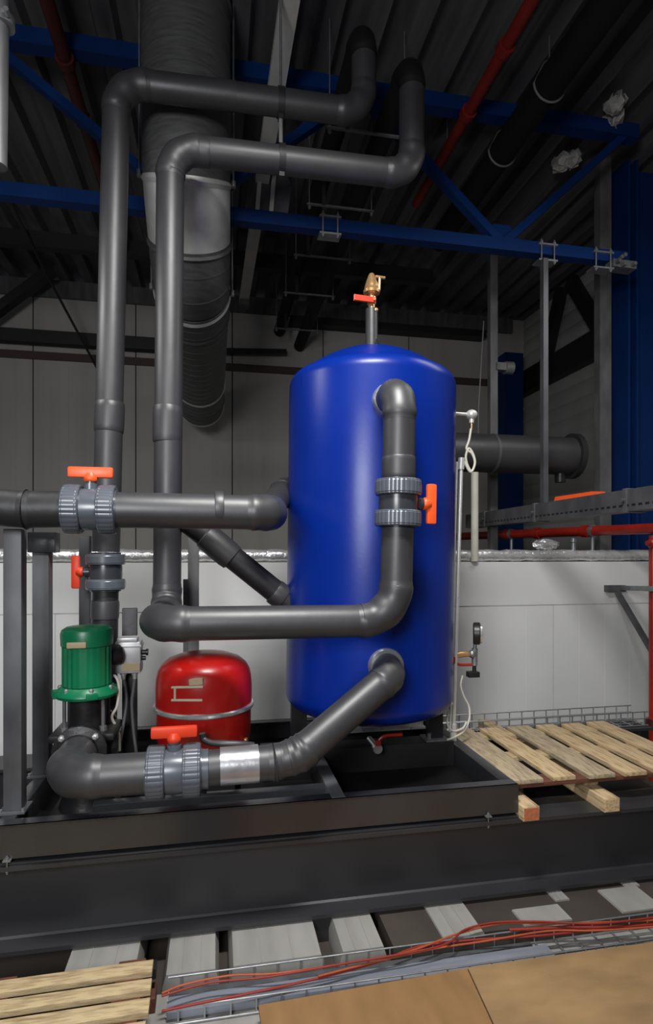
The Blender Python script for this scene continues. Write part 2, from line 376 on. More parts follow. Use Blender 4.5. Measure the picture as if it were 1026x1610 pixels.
# safety valve on top of the tank
sv = thing('safety_valve', (TX+0.02, TY, 2.80), 'brass safety valve with red lever on a grey riser on top of the blue tank', 'valve')
ax = TX+0.022; sx = lambda v: P(587, v, TY).z
b = MB(); b.lathe([(0.036, 2.78), (0.036, sx(487)), (0.028, sx(486))], (ax, TY, 0), n=24); b.build('riser_pipe', M['insul'], sv)
b = MB(); b.lathe([(0.020, sx(488)), (0.020, sx(480)), (0.026, sx(479)), (0.026, sx(468)), (0.016, sx(466)), (0.016, sx(461))], (ax, TY, 0), n=20); b.sphere((ax+0.018, TY-0.025, sx(490)), 0.014); b.build('ball_valve_body', M['brass'], sv)
b = MB(); b.bar((ax+0.01, TY-0.035, sx(476)), (ax-0.112, TY-0.04, sx(475)), 0.014, 0.024, bevel=0.004); lv = b.build('lever', M['orange_red'], sv)
b = MB(); b.lathe([(0.0, 0), (0.009, 0), (0.009, 0.012), (0, 0.012)], (ax+0.004, TY-0.042, sx(476)), (0, -1, 0), n=6); b.build('lever_nut', M['brass'], lv)
b = MB(); b.lathe([(0.020, sx(464)), (0.048, sx(462)), (0.050, sx(458)), (0.044, sx(456)), (0.042, sx(452)), (0.036, sx(446)), (0.024, sx(437)), (0.020, sx(434)), (0.014, sx(431))], (ax, TY, 0), n=28); b.build('bonnet', M['brass'], sv)
b = MB(); b.tube([(ax+0.02, TY-0.01, sx(436)), (ax+0.078, TY-0.012, sx(437))], 0.009, 14); b.tube([(ax+0.045, TY-0.01, sx(437)), (ax+0.042, TY-0.01, sx(458))], 0.008, 12); b.build('outlet_arm', M['brass'], sv)

# ------------------------------------------------------------------ insulated pipe runs
def run(name, label, cat, pts, bends, r, mats=None, elbow_grow=0.003, sleeves=(), parts=None):
    """each straight length and each elbow is a part of the run"""
    pts = [V(p) for p in pts]
    root = thing(name, min(pts, key=lambda p: p.z)-V((0, 0, r)), label, cat)
    N = len(pts); cuts = []
    for i in range(1, N-1):
        d1 = (pts[i-1]-pts[i]).normalized(); d2 = (pts[i+1]-pts[i]).normalized(); ang = d1.angle(d2)
        Lc = bends[i-1]/math.tan(ang/2); cuts.append((pts[i]+d1*Lc, pts[i], pts[i]+d2*Lc))
    seq = [pts[0]]
    for c in cuts: seq += [c[0], c[2]]
    seq.append(pts[-1])
    for i in range(N-1):
        a, c = seq[2*i], seq[2*i+1]
        if (c-a).length < 0.02: continue
        m = (mats or {}).get(i, M['insul'])
        b = MB(); b.tube([a, a.lerp(c, 0.34), a.lerp(c, 0.67), c], r, 28); b.build('pipe_section', m, root)
    for i, (a, q, c) in enumerate(cuts):
        arc = fillet([a-(q-a)*1e-3, q, c+(c-q)*1e-3], bends[i]*0.999, 14)
        ext0 = (a-q).normalized()*0.02; ext1 = (c-q).normalized()*0.02
        full = [arc[0]+ext0]+arc+[arc[-1]+ext1]
        rr = [r+0.0005]+[r+elbow_grow+0.003*math.sin(math.pi*k/(len(arc)-1))+0.0022*math.sin(5*math.pi*k/(len(arc)-1)) for k in range(len(arc))]+[r+0.0005]
        m = (mats or {}).get('e%d' % i, M['insul'])
        b = MB(); b.tube(full, rr, 28); b.build('elbow', m, root)
    for (a, c, g) in sleeves:
        a, c = V(a), V(c); b = MB()
        b.tube([a, a.lerp(c, 0.03), a.lerp(c, 0.2), a.lerp(c, 0.8), a.lerp(c, 0.97), c], [r+0.001, r+g*0.7, r+g, r+g, r+g*0.7, r+0.001], 28); b.build('insulation_sleeve', M['insul'], root)
    return root
# tank pipe: from under the roof down, forward, right and up to the front valve
Y2 = 3.256; zr2 = 3.895; rp = 0.075
va_lo, va_hi = 1.775, 2.006
pts2 = [(1.139, 7.98, 4.575), (1.139, Y2, 4.575), (1.139, Y2, zr2+0.008), (-0.247, Y2, zr2-0.012), (-0.266, Y2, 1.35), (-0.258, 2.575, 1.35), (0.818, 2.57, 1.343), (0.830, 2.57, va_lo)]
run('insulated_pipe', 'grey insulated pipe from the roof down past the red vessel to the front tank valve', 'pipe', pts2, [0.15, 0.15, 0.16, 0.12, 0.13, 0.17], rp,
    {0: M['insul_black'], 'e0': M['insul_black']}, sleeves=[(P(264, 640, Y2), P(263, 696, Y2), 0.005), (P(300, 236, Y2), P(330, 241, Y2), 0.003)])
run('insulated_pipe', 'short grey insulated elbow pipe from the upper tank front down to the orange-handled valve', 'pipe',
    [(0.834, 2.57, va_hi), (0.840, 2.57, 2.415), (0.852, 2.80, 2.425)], [0.125], rp, sleeves=[((0.8345, 2.57, va_hi), (0.835, 2.57, va_hi+0.10), 0.004)])
# pump riser
Y1 = 3.30; r1 = 0.072
pts1 = [(0.857, 7.98, 4.76), (0.857, Y1, 4.76), (0.857, Y1, 4.262), (-0.535, Y1, 4.238), (-0.590, Y1, 1.664)]
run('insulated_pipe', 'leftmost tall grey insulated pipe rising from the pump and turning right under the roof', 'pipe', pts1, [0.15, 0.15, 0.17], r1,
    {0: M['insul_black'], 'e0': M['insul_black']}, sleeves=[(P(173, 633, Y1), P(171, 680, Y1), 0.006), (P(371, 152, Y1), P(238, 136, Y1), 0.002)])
run('insulated_pipe', 'short dark insulated pipe between the flanged valve and the back of the green pump', 'pipe',
    [(-0.593, Y1, 1.449), (-0.602, Y1, 0.75), (-0.612, 3.08, 0.75)], [0.12], 0.068, {0: M['insul_dark'], 'e0': M['insul_dark'], 1: M['insul_dark']},
    sleeves=[((-0.594, Y1, 1.40), (-0.597, Y1, 1.30), 0.006)])
# middle horizontal pipe
YM, zM, rM = 2.60, 1.843, 0.080
run('insulated_pipe', 'horizontal grey insulated pipe entering from the left edge into the upper left valve', 'pipe',
    [(-1.35, YM, zM+0.004), (-0.95, YM, zM+0.006), (-0.78, YM, zM-0.004), (-0.595, YM, zM)], [0.05, 0.05], 0.077, {0: M['insul_dark'], 1: M['insul_dark'], 2: M['insul_dark'], 'e0': M['insul_dark'], 'e1': M['insul_dark']})
run('insulated_pipe', 'horizontal grey insulated pipe from the upper left valve to the blue tank', 'pipe',
    [(-0.46, YM, zM), (0.240, YM, zM-0.004), (0.262, 3.02, 1.87), (0.40, 3.48, 2.035), (0.60, 3.52, 2.06)], [0.09, 0.15, 0.10], 0.077,
    sleeves=[(P(338, 801, YM), P(352, 801, YM), 0.006)])
# sloping pipe behind
Gs, Ge = P(283, 810, Y2), P(452, 946, Y2)
run('insulated_pipe', 'dark sloping insulated pipe running down to the left side of the blue tank', 'pipe',
    [Gs+V((-0.045, 0.0, 0.03)), Gs, Ge+V((0.03, 0, -0.024))], [0.02], 0.066, {0: M['insul_dark'], 1: M['insul_dark']}, sleeves=[(P(322, 841, Y2), P(366, 878, Y2), 0.012), (P(430, 929, Y2), P(446, 941, Y2), 0.008)])
# bottom pump to tank pipe
YP = 2.45
zB = P(275, 1212, YP).z; xa, xb = P(231, 1212, YP).x, P(316, 1210, YP).x
fx = P(123, 1180, 2.74)
run('insulated_pipe', 'thick grey insulated pipe curving from the front of the pump to the lower valve', 'pipe',
    [(fx.x, 2.745, zB), (fx.x, YP, zB), (xa+0.035, YP, zB)], [0.14], 0.082)
q = [V((xb-0.04, YP, zB)), P(432, 1198, YP), P(470, 1187, YP+0.0), P(612, 1064, 2.60), P(607, 1047, 2.80)]
lp = run('insulated_pipe', 'grey insulated pipe with foil band rising from lower valve into the blue tank', 'pipe', q, [0.10, 0.20, 0.10], 0.073)
b = MB(); b.lathe([(0.074, 0.0), (0.080, 0.002), (0.080, 0.038), (0.074, 0.04)], (xb-0.008, YP, zB), (1, 0, -0.0), n=40); b.build('reducer', M['pvc'], lp)
b = MB(); fa, fb_ = P(346, 1205, YP), P(406, 1200, YP); b.tube([fa, fa.lerp(fb_, .5), fb_], 0.0775, 28); tag(b.build('foil_band', M['foil_band'], lp), 'shiny foil band')
# tank nozzle rosettes (parts of the tank)
for (c, rr) in (((0.850, 2.784, 2.425), 0.084), ((P(606, 1047, 2.79).x, 2.792, P(606, 1047, 2.79).z), 0.092)):
    b = MB(); b.lathe([(rr-0.012, -0.02), (rr, -0.02), (rr, 0.02), (rr-0.006, 0.03), (rr-0.02, 0.03)], c, (0, -1, 0), n=40); b.build('nozzle_collar', M['foil_band'], tank)

# ------------------------------------------------------------------ union ball valves
def valve(label, handle_m, body_m=None, k=1.0, short=False, hn='orange handle', shaft_m=None):
    r = thing('ball_valve', (0, 0, 0), label, 'valve', None); body_m = body_m or M['pvc']
    hh = 0.115
    b = MB(); b.lathe([(0.085, -hh*0.98), (0.085, -0.05), (0.090, -0.045), (0.092, -0.02), (0.092, 0.02), (0.090, 0.045), (0.085, 0.05), (0.085, hh*0.98)], n=48)
    b.lathe([(0.030, 0.08), (0.030, 0.112), (0.022, 0.112), (0.022, 0.125)], axis=(1, 0, 0), n=20); b.build('body', shaft_m or M['pvc_dark'], r)
    for s in (-1, 1):
        z0 = s*0.072; b = MB()
        def rf(rad, h, kk, n): return rad-(0.0022 if (kk % 4 == 0 and rad > 0.104) else 0)
        w = 0.036 if not short else 0.030
        b.lathe([(0.088, -w), (0.103, -w), (0.107, -w+0.004), (0.107, -w+0.008), (0.109, -w+0.012), (0.109, w-0.012), (0.107, w-0.008), (0.107, w-0.004), (0.103, w), (0.088, w)], (0, 0, z0), n=112, rfun=None if short else rf)
        b.build('union_nut', body_m, r, angle=25)
    b = MB()
    b.lathe([(0.026, 0.122), (0.030, 0.128), (0.030, 0.142), (0.020, 0.16)], axis=(1, 0, 0), n=20)
    b.bar((0.163, 0, -0.095), (0.163, 0, 0.095), 0.030, 0.048, up=(1, 0, 0), bevel=0.011)
    tag(b.build('handle', handle_m, r), hn)
    r.scale = (k, k, k); return r
vA = valve('grey plastic union valve with orange handle on the front of the blue tank', M['orange'])
vA.location = (0.832, 2.57, (va_lo+va_hi)/2); vA.rotation_euler = (0, math.radians(0.8), 0)
vM = valve('grey union valve with orange handle on the horizontal pipe at upper left', M['orange'], k=0.97, shaft_m=M['pvc'])
vM.rotation_euler = (0, -math.pi/2, math.pi); vM.location = (-0.527, YM, zM)
vB = valve('grey union valve with orange-red handle low down in front of the red vessel', M['orange_red'], k=0.99, shaft_m=M['pvc'], hn='orange-red handle')
vB.rotation_euler = (0, -math.pi/2, math.pi); vB.location = ((xa+xb)/2, YP, zB)
vP = valve('grey flanged valve with red handle pointing left, on the riser above the pump', M['orange_red'], k=0.94, short=True, hn='red-orange handle')
vP.location = (-0.592, Y1, 1.556); vP.rotation_euler = (0, 0, math.pi)
for o in (vM, vB):  # stem must point upwards
    pass

# ------------------------------------------------------------------ pump
px, py = P(137, 1050, 2.95).x, 2.95
pz = lambda v: P(137, v, py).z
pu = thing('pump', (px, py, 0.405), 'vertical pump with green motor and black cast base on the skid', 'pump')
def fin(rad, h, k, n):
    d = abs((k*360/n-282+180) % 360-180); return rad-(0.007 if d > 38 else 0.0016)*(1 if k % 4 < 2 else 0)
b = MB(); b.lathe([(0.105, pz(1078)), (0.113, pz(1074)), (0.113, pz(1013)), (0.104, pz(1012))], (px, py, 0), n=96, rfun=fin); b.build('motor_body', M['green'], pu, angle=20)
b = MB(); b.lathe([(0.112, pz(1015)), (0.118, pz(1013)), (0.120, pz(995)), (0.114, pz(989)), (0.095, pz(985)), (0.0, pz(984))], (px, py, 0), n=48); cp = b.build('fan_cover', M['green'], pu)
b = MB(); c = P(131, 1009, py-0.1); b.box((px-0.022, py-0.1195, pz(1008.5)), (0.085, 0.008, 0.028), None, 0.003); tag(b.build('rating_plate', M['plate'], cp), 'beige plate')
b = MB(); b.lathe([(0.120, pz(1094)), (0.140, pz(1092)), (0.144, pz(1088)), (0.140, pz(1084)), (0.115, pz(1076))], (px, py, 0), n=48)
for a in range(4):
    an = math.radians(20+90*a); b.box((px+0.125*math.cos(an), py+0.125*math.sin(an), pz(1086)), (0.05, 0.05, 0.028), Matrix.Rotation(an, 3, 'Z'), 0.004)
b.build('motor_flange', M['green'], pu)
for a in (-125, -70, -20, 60, 180):
    an = math.radians(a); b = MB(); b.lathe([(0.012, 0), (0.012, 0.018), (0.006, 0.024)], (px+0.122*math.cos(an), py+0.122*math.sin(an), pz(1083)), n=6); b.build('bolt', M['galv'], pu)
b = MB(); b.lathe([(0.088, pz(1145)), (0.088, pz(1092))], (px, py, 0), n=40); b.build('stage_casing', M['black_iron'], pu)
for a in (-140, -40, 40, 140):
    an = math.radians(a); b = MB(); b.lathe([(0.009, pz(1143)), (0.009, pz(1092))], (px+0.112*math.cos(an), py+0.112*math.sin(an), 0), n=12); b.lathe([(0.017, 0), (0.017, 0.022)], (px+0.112*math.cos(an), py+0.112*math.sin(an), pz(1143)), n=6); b.build('tie_rod', M['galv_dull'], pu)
b = MB(); z0 = pz(1143)
b.box((px, py, z0-0.018), (0.29, 0.25, 0.036), None, 0.012); b.lathe([(0.13, 0.44), (0.11, 0.50), (0.11, 0.70), (0.13, z0-0.03)], (px, py, 0), n=40)
b.box((px, py, 0.425), (0.30, 0.30, 0.04), None, 0.01); b.lathe([(0.085, -0.20), (0.085, 0.20)], (px+0.0, py, zB), (0, 1, 0), n=32); b.build('pump_base', M['black_iron'], pu)
b = MB(); fx0 = fx.x
b.lathe([(0.075, 0.0), (0.118, 0.0), (0.118, 0.022), (0.085, 0.030), (0.082, 0.05)], (fx0, 2.775, zB), (0, -1, 0), n=40); fl = b.build('flange', M['black_iron'], pu)
for a in (45, 135, 225, 315):
    an = math.radians(a); b = MB(); b.lathe([(0.014, 0), (0.014, 0.016), (0.007, 0.017), (0.007, 0.028)], (fx0+0.102*math.cos(an), 2.753, zB+0.102*math.sin(an)), (0, -1, 0), n=6); b.build('flange_bolt', M['chrome'], fl)
b = MB(); b.lathe([(0.07, 0), (0.115, 0), (0.115, 0.025), (0.07, 0.03)], (px, 3.125, zB), (0, 1, 0), n=36); b.build('flange', M['black_iron'], pu)
b = MB(); b.lathe([(0.05, 0), (0.05, 0.05)], (px+0.09, py+0.06, pz(1035)), (0.8, 0.5, 0), n=24); b.build('terminal_hub', M['black_iron'], pu)

# control box
cz0, cz1 = P(202, 1058, 3.06).z, P(202, 1008, 3.06).z; cxx = P(202, 1030, 3.06).x
cb = thing('control_box', (cxx, 3.08, cz0), 'small silver control box beside the green pump motor', 'control box')
b = MB(); b.span(cxx-0.062, cxx+0.062, 3.04, 3.144, cz0, cz1, 0.008); b.build('housing', M['alu_box'], cb)
b = MB(); b.span(cxx-0.052, cxx+0.045, 3.03, 3.12, cz1-0.002, cz1+0.02, 0.004); b.span(cxx-0.066, cxx+0.066, 3.035, 3.142, cz1-0.03, cz1-0.018, 0.003); b.build('lid', M['alu_box'], cb)
b = MB(); b.span(cxx-0.028, cxx+0.058, 3.034, 3.042, cz0+0.015, cz0+0.052); tag(b.build('sticker', M['plate'], cb), 'beige sticker')
b = MB(); b.lathe([(0.013, 0), (0.013, 0.02), (0.017, 0.022), (0.017, 0.032)], (cxx+0.062, 3.08, cz0+0.10), (1, 0, 0), n=16); b.lathe([(0.011, 0), (0.011, 0.02)], (cxx+0.062, 3.08, cz0+0.07), (1, 0, 0), n=16); b.build('knob', M['black'], cb)
for dx in (-0.028, 0.028):
    b = MB(); b.lathe([(0.017, 0), (0.017, -0.012), (0.012, -0.014), (0.010, -0.035)], (cxx+dx, 3.08, cz0), n=14); b.build('cable_gland', M['alu_box'], cb)
for i, (dx, pl, lab) in enumerate(((-0.028, [(0, 0, -0.03), (0.012, -0.01, -0.09), (0.018, -0.03, -0.16), (0.0, -0.05, -0.30), (-0.03, -0.04, -0.45), (-0.02, 0.02, -0.65)], 'left grey cable hanging from the silver control box'),
                        (0.028, [(0, 0, -0.03), (-0.006, -0.01, -0.09), (-0.012, -0.02, -0.16), (0.0, -0.04, -0.30), (0.015, -0.05, -0.42), (0.01, 0.0, -0.65)], 'right grey cable hanging from the silver control box'))):
    b = MB(); b.tube(spline([V((cxx+dx, 3.08, cz0))+V(p) for p in pl]), 0.008, 10); o = tag(b.build('cable', M['cable_grey']), lab, 'cable')
b = MB(); b.tube(spline([P(172, 1062, 3.0), P(182, 1064, 2.98), P(187, 1080, 2.97), P(184, 1110, 2.96), P(176, 1128, 2.97), P(186, 1150, 3.0), P(188, 1180, 3.03)]), 0.007, 10)
tag(b.build('cable', M['cable_white']), 'thin white cable curling from the green motor down its right side', 'cable')

# ------------------------------------------------------------------ red expansion vessel
vx, vy = P(321, 1090, 2.99).x, 2.99
vz = lambda v: P(321, v, vy).z
ve = thing('expansion_vessel', (vx, vy, 0.405), 'round red expansion vessel with a steel clamp band behind the lower valve', 'vessel')
Rv = 0.240
zmid = vz(1107)
up = [(Rv, zmid), (Rv, zmid+0.10), (Rv*0.985, zmid+0.145), (Rv*0.95, zmid+0.18), (Rv*0.88, zmid+0.21), (Rv*0.74, zmid+0.238), (Rv*0.5, zmid+0.258), (Rv*0.25, zmid+0.267), (0.0, zmid+0.269)]
b = MB(); b.lathe(up, (vx, vy, 0), n=72); upper = b.build('upper_shell', M['red_vessel'], ve, angle=60)
lo = [(0.0, zmid-0.285), (Rv*0.5, zmid-0.275), (Rv*0.80, zmid-0.245), (Rv*0.93, zmid-0.205), (Rv*0.975, zmid-0.15), (Rv*0.985, zmid)]
b = MB(); b.lathe(lo, (vx, vy, 0), n=72); b.build('lower_shell', M['red_vessel'], ve, angle=60)
b = MB(); b.lathe([(Rv-0.005, -0.012), (Rv+0.006, -0.012), (Rv+0.011, -0.006), (Rv+0.011, 0.006), (Rv+0.006, 0.012), (Rv-0.005, 0.012)], (vx, vy, zmid), n=72); b.build('clamp_band', M['chrome'], ve)
for a in (0, 120, 240):
    an = math.radians(a+30); b = MB(); b.bar((vx+0.2*math.cos(an), vy+0.2*math.sin(an), 0.405), (vx+0.19*math.cos(an), vy+0.19*math.sin(an), zmid-0.19), 0.03, 0.008); b.build('leg', M['black_iron'], ve)
# printed label following the curve of the shell
def onv(u, v, g=0.003):
    a = (u-CX)/F; d = V((ST+a*CT, CT-a*ST, (HY-v)/F)); o = V((-vx, -vy, 0)); R = Rv+g
    A = d.x**2+d.y**2; B = 2*(o.x*d.x+o.y*d.y); Cc = o.x**2+o.y**2-R*R; t = (-B-math.sqrt(max(0, B*B-4*A*Cc)))/(2*A)
    return V((d.x*t, d.y*t, CAMZ+d.z*t))
b = MB()
for (u0, v0, u1, v1) in ((270, 1081, 319, 1080), (270, 1101, 318, 1101), (275, 1081, 275, 1101)):
    b.tube([onv(u0+(u1-u0)*k/6, v0+(v1-v0)*k/6, 0.001) for k in range(7)], 0.0062, 8)
tag(b.build('printed_label', M['label_line'], upper), 'pale outlined label')
b = MB(); b.bar(onv(298, 1073, 0.001), onv(318, 1071, 0.001), 0.008, 0.022, bevel=0.003); tag(b.build('sticker', M['plate'], upper), 'small beige sticker')
b = MB(); b.tube(spline([P(318, 1153, 2.70), P(320, 1162, 2.70), P(332, 1168, 2.68), P(355, 1169, 2.66), P(378, 1170, 2.66), P(398, 1172, 2.68)]), 0.015, 12); tag(b.build('hose', M['insul']), 'short grey hose lying on top of the lower pipe before the red vessel', 'hose')
b = MB(); c = onv(386, 1163, 0.004); b.sphere(c, 0.011); b.build('vent_plug', M['brass'], ve)

# ------------------------------------------------------------------ instruments right of the tank
p0 = P(712, 650, TY); p1 = P(741, 652, TY)
ts = thing('temperature_sensor', p0, 'silver temperature sensor head with white cable on the upper right of the tank', 'sensor')
b = MB(); b.lathe([(0.022, -0.03), (0.022, 0.008), (0.010, 0.01)], p0, (1, 0, 0), n=16); b.tube([p0, p1], 0.010, 12); b.build('stem', M['bright'], ts)
b = MB(); b.sphere(p1, 0.036, (1, 1, 0.85)); b.lathe([(0.018, 0), (0.014, -0.05)], p1, n=14); b.build('head', M['bright'], ts)
b = MB(); b.lathe([(0.008, -0.045), (0.006, -0.085)], p1, n=12); b.build('gland', M['brass'], ts)
cc = [P(740, 674, TY), P(737, 692, TY), P(733, 706, TY), P(742, 714, TY), P(746, 728, TY), P(741, 741, TY), P(734, 730, TY), P(732, 716, TY), P(737, 705, TY), P(744, 716, TY), P(746, 730, TY), P(739, 742, TY), P(729, 726, TY), P(724, 722, TY)]
b = MB(); b.tube(spline(cc), 0.007, 10); b.build('cable', M['cable_white'], ts)
for (ua, va, ub, vb, r_, lab) in ((725, 722, 712, 1166, 0.012, 'tall silver conduit tube hugging the right side of the blue tank'), (718, 726, 707, 1150, 0.007, 'thin conduit tube closest to the right side of the blue tank')):
    o = TY if r_ > 0.01 else TY-0.04
    b = MB(); b.tube([P(ua, va, o), P(ub, vb, o)], r_, 14)
    if r_ > 0.01:
        b.tube([P(ua, va-2, o), P(ua-1, va+16, o)], 0.020, 14); b.tube([P(ub+0.5, vb-28, o), P(ub, vb, o)], 0.020, 14)
    tag(b.build('conduit', M['bright']), lab, 'conduit')
pw_ = P(748, 860, 4.36); pt_ = P(748.5, 742, 4.36)
b = MB(); b.tube([V((pw_.x, 4.385, 1.595)), V((pw_.x, 4.385, pt_.z))], 0.030, 18); tag(b.build('standpipe', M['cable_white']), 'short off-white standpipe rising above the white wall right of the tank', 'pipe')
# pressure gauge group
gy = TY+0.02; g0 = P(706, 1031, gy); gm = P(742, 1028, gy)
ga = thing('pressure_gauge', g0, 'pressure gauge with red lever on a brass fitting low on the right of the tank', 'gauge')
b = MB(); b.tube([g0, P(714, 1031, gy), P(722, 1029, gy), P(736, 1028, gy)], [0.014, 0.014, 0.019, 0.017], 14); b.build('brass_fitting', M['brass'], ga)
b = MB(); b.sphere(gm, 0.026); b.tube([P(746, 1019, gy), P(745.5, 1046, gy)], 0.018, 14); b.tube([P(746.5, 1013, gy), P(746, 1021, gy)], 0.011, 12); b.build('tee', M['galv'], ga)
gc = P(749, 996, gy)
b = MB(); b.lathe([(0.0, -0.022), (0.062, -0.022), (0.068, -0.014), (0.068, 0.016), (0.060, 0.022)], gc, (0.90, -0.42, 0), n=36); gb = b.build('gauge_case', M['black'], ga)
b = MB(); b.lathe([(0.060, 0.0), (0.058, 0.012), (0.03, 0.02), (0, 0.022)], gc+V((0.90, -0.42, 0))*0.02, (0.90, -0.42, 0), n=36); b.build('gauge_glass', M['chrome'], gb)
b = MB(); b.tube(spline([P(712, 1036, gy-0.02), P(715, 1040, gy-0.02), P(722, 1045, gy-0.02), P(742, 1045, gy-0.02)]), 0.008, 10); b.box(P(712, 1038, gy-0.02), (0.03, 0.02, 0.04), None, 0.004); b.build('lever', M['red_pipe'], ga)
b = MB(); b.tube([P(745.5, 1045, gy), P(745, 1056, gy)], 0.012, 12); a = P(743, 1060, gy); b.box(a, (0.07, 0.05, 0.034), None, 0.004); b.build('drain_cock', M['black'], ga)
b = MB(); b.tube(spline([P(727, 1062, TY), P(724, 1078, TY), P(729, 1095, TY), P(737, 1112, TY), P(737, 1132, TY-0.02), P(728, 1150, TY-0.05), P(712, 1160, TY-0.08), P(703, 1163, TY-0.1)]), 0.006, 10)
b.tube(spline([P(711, 1105, TY), P(704, 1120, TY-0.02), P(703, 1138, TY-0.05), P(712, 1149, TY-0.06), P(727, 1145, TY-0.06), P(733, 1135, TY-0.04)]), 0.006, 10)
tag(b.build('cable', M['cable_white']), 'white cable looping down beside the tank foot to the pallet', 'cable')
# drain valve under the tank
dy = 3.05; dv = thing('drain_valve', P(594, 1176, dy), 'small drain valve with red lever under the blue tank', 'valve')
b = MB(); b.lathe([(0.0, 0), (0.026, 0), (0.026, 0.03), (0.016, 0.035), (0.016, 0.18)], P(594, 1178, dy), (0, 1, 0), n=20); b.build('body', M['chrome'], dv)
b = MB(); b.tube(spline([P(594, 1168, dy), P(597, 1162, dy), P(606, 1157, dy), P(632, 1155, dy)]), 0.009, 10); b.box(P(594, 1168, dy), (0.03, 0.025, 0.03), None, 0.005); b.build('lever', M['red_pipe'], dv)
b = MB(); b.span(0.62, 1.30, 3.44, 3.50, 0.552, 0.562); b.span(0.62, 1.30, 3.494, 3.50, 0.562, 0.60, 0.001); b.span(0.88, 1.0, 3.44, 3.494, 0.562, 0.58); b.bar((1.02, 3.47, 0.575), (1.22, 3.47, 0.70), 0.02, 0.02); tag(b.build('support_rail', M['bright']), 'pale steel angle rail crossing behind the feet under the blue tank', 'rail')

# ------------------------------------------------------------------ ventilation duct
DR = 0.272; dx0 = P(293, 100, 3.72).x
du = thing('ventilation_duct', (dx0, 3.72, 3.3), 'large spiral steel ventilation duct dropping from the roof and bending to the back wall', 'duct')
dend = P(316, 637, 7.35)
path = [V((dx0, 3.72, 5.30)), V((dx0, 3.72, 4.05)), V((dx0+0.01, 4.22, 3.62)), dend]
pp = fillet(path, [0.42, 0.6], 10)
# arc-length table
acc = [0]
for i in range(1, len(pp)): acc.append(acc[-1]+(pp[i]-pp[i-1]).length)
def at(s):
    for i in range(1, len(pp)):
        if s <= acc[i]+1e-9:
            f = (s-acc[i-1])/(acc[i]-acc[i-1]); return pp[i-1].lerp(pp[i], f)
    return pp[-1]
def sub(s0, s1, n=14): return [at(s0+(s1-s0)*k/n) for k in range(n+1)]
TOT = acc[-1]
segs = [(0, 1.28, M['duct'], 'duct_section'), (1.28, 1.60, M['duct_lit'], 'elbow_segment'), (1.60, 2.0, M['duct'], 'elbow_segment'), (2.0, TOT, M['duct'], 'duct_section')]
for s0, s1, m, nm in segs:
    n = 24; ps = sub(s0, s1, n)
    b = MB(); b.tube(ps, DR, 56, cap=True); b.build(nm, m, du)
s = 0.05
ringm = MB(); k = 0
while s < TOT:
    if not 1.25 < s < 1.65: ringm.tube(sub(s, s+0.012, 1), DR+0.0022, 56)
    s += 0.14
ringm.build('spiral_seam', M['duct'], du)
for s0, nm in ((0.18, 0), (1.26, 1), (1.62, 0), (2.03, 1), (2.35, 0), (TOT-0.9, 1), (TOT-0.35, 0), (TOT-0.05, 1)):
    b = MB(); b.tube(sub(s0, s0+0.035, 2), [DR+0.002, DR+0.012, DR+0.002], 56); b.build('joint_ring', M['duct_lit'] if nm else M['duct'], du)
for (s0) in (1.26, 2.03):
    p = at(s0)
    for sx in (-1, 1):
        b = MB(); x = p.x+sx*(DR+0.02); b.tube([(x, p.y, p.z), (x, p.y, CEIL+0.02)], 0.006, 8); b.lathe([(0.016, -0.02), (0.016, 0.02)], (x, p.y, p.z), n=10); b.build('hanger_rod', M['galv'], du)

# ------------------------------------------------------------------ blue roof truss
YT = 4.16; zb, zt_ = 4.07, 5.10
tr = thing('roof_truss', (0.5, YT, zb-0.045), 'blue steel lattice truss spanning under the roof behind the duct', 'truss')
xcr = P(964, 410, YT).x
b = MB(); b.bar((-3.2, YT, zb), (xcr+0.10, YT, zb-0.01), 0.09, 0.092); b.build('bottom_chord', M['blue_steel'], tr)
b = MB(); b.bar((-3.2, YT, zt_), (xcr+0.20, YT, zt_), 0.10, 0.11); b.build('top_chord', M['blue_steel'], tr)
nodes = [(-3.0, zb), (-1.55, zt_), (-0.18, zb), (1.05, zt_), (2.19, zb), (3.30, zt_)]
for i in range(len(nodes)-1):
    a, c = nodes[i], nodes[i+1]
    b = MB(); b.bar((a[0], YT, a[1]), (c[0], YT, c[1]), 0.06, 0.075, up=(0, 1, 0)); b.build('diagonal', M['blue_steel'], tr)
b = MB(); b.extr([(-0.16, 0), (0.16, 0), (0.07, 0.13), (-0.07, 0.13)], (2.19, YT-0.008, zb+0.03), (1, 0, 0), (0, 0, 1), (0, 0.016, 0)); b.build('gusset', M['blue_steel'], tr)
# beam clamps with bolts on the truss chord
def clamp(u, v, Y, label, w=0.11):
    c = P(u, v, Y); t = thing('beam_clamp', c-V((0, 0, 0.08)), label, 'clamp')
    for sx in (-1, 1):
        b = MB(); x = c.x+sx*w/2; b.tube([(x, Y, c.z-0.09), (x, Y, c.z+0.10)], 0.006, 8)
        for dz in (-0.075, 0.075): b.lathe([(0.013, -0.008), (0.013, 0.008)], (x, Y, c.z+dz), n=6)
        b.build('bolt', M['galv'], t)
    for dz in (-0.062, 0.062):
        b = MB(); b.box((c.x, Y+0.04, c.z+dz), (w+0.05, 0.10, 0.014)); b.build('clamp_bar', M['galv'], t)
clamp(861, 397, YT-0.06, 'steel clamp with two bolts holding the slim hanging strut on the blue truss')
clamp(948, 409, YT-0.06, 'steel clamp holding the wide strut at the right end of the blue truss', 0.13)
clamp(519, 354, YT-0.06, 'steel clamp on the blue truss above and left of the safety valve', 0.11)
b = MB(); c = P(974, 412, YT-0.1)
for dx, dz in ((-0.02, 0), (0.03, 0.05), (0.03, -0.02), (0.0, 0.03), (0.12, -0.01)): b.lathe([(0.016, -0.03), (0.016, 0.03)], c+V((dx, 0, dz)), (0, 1, 0), n=6)
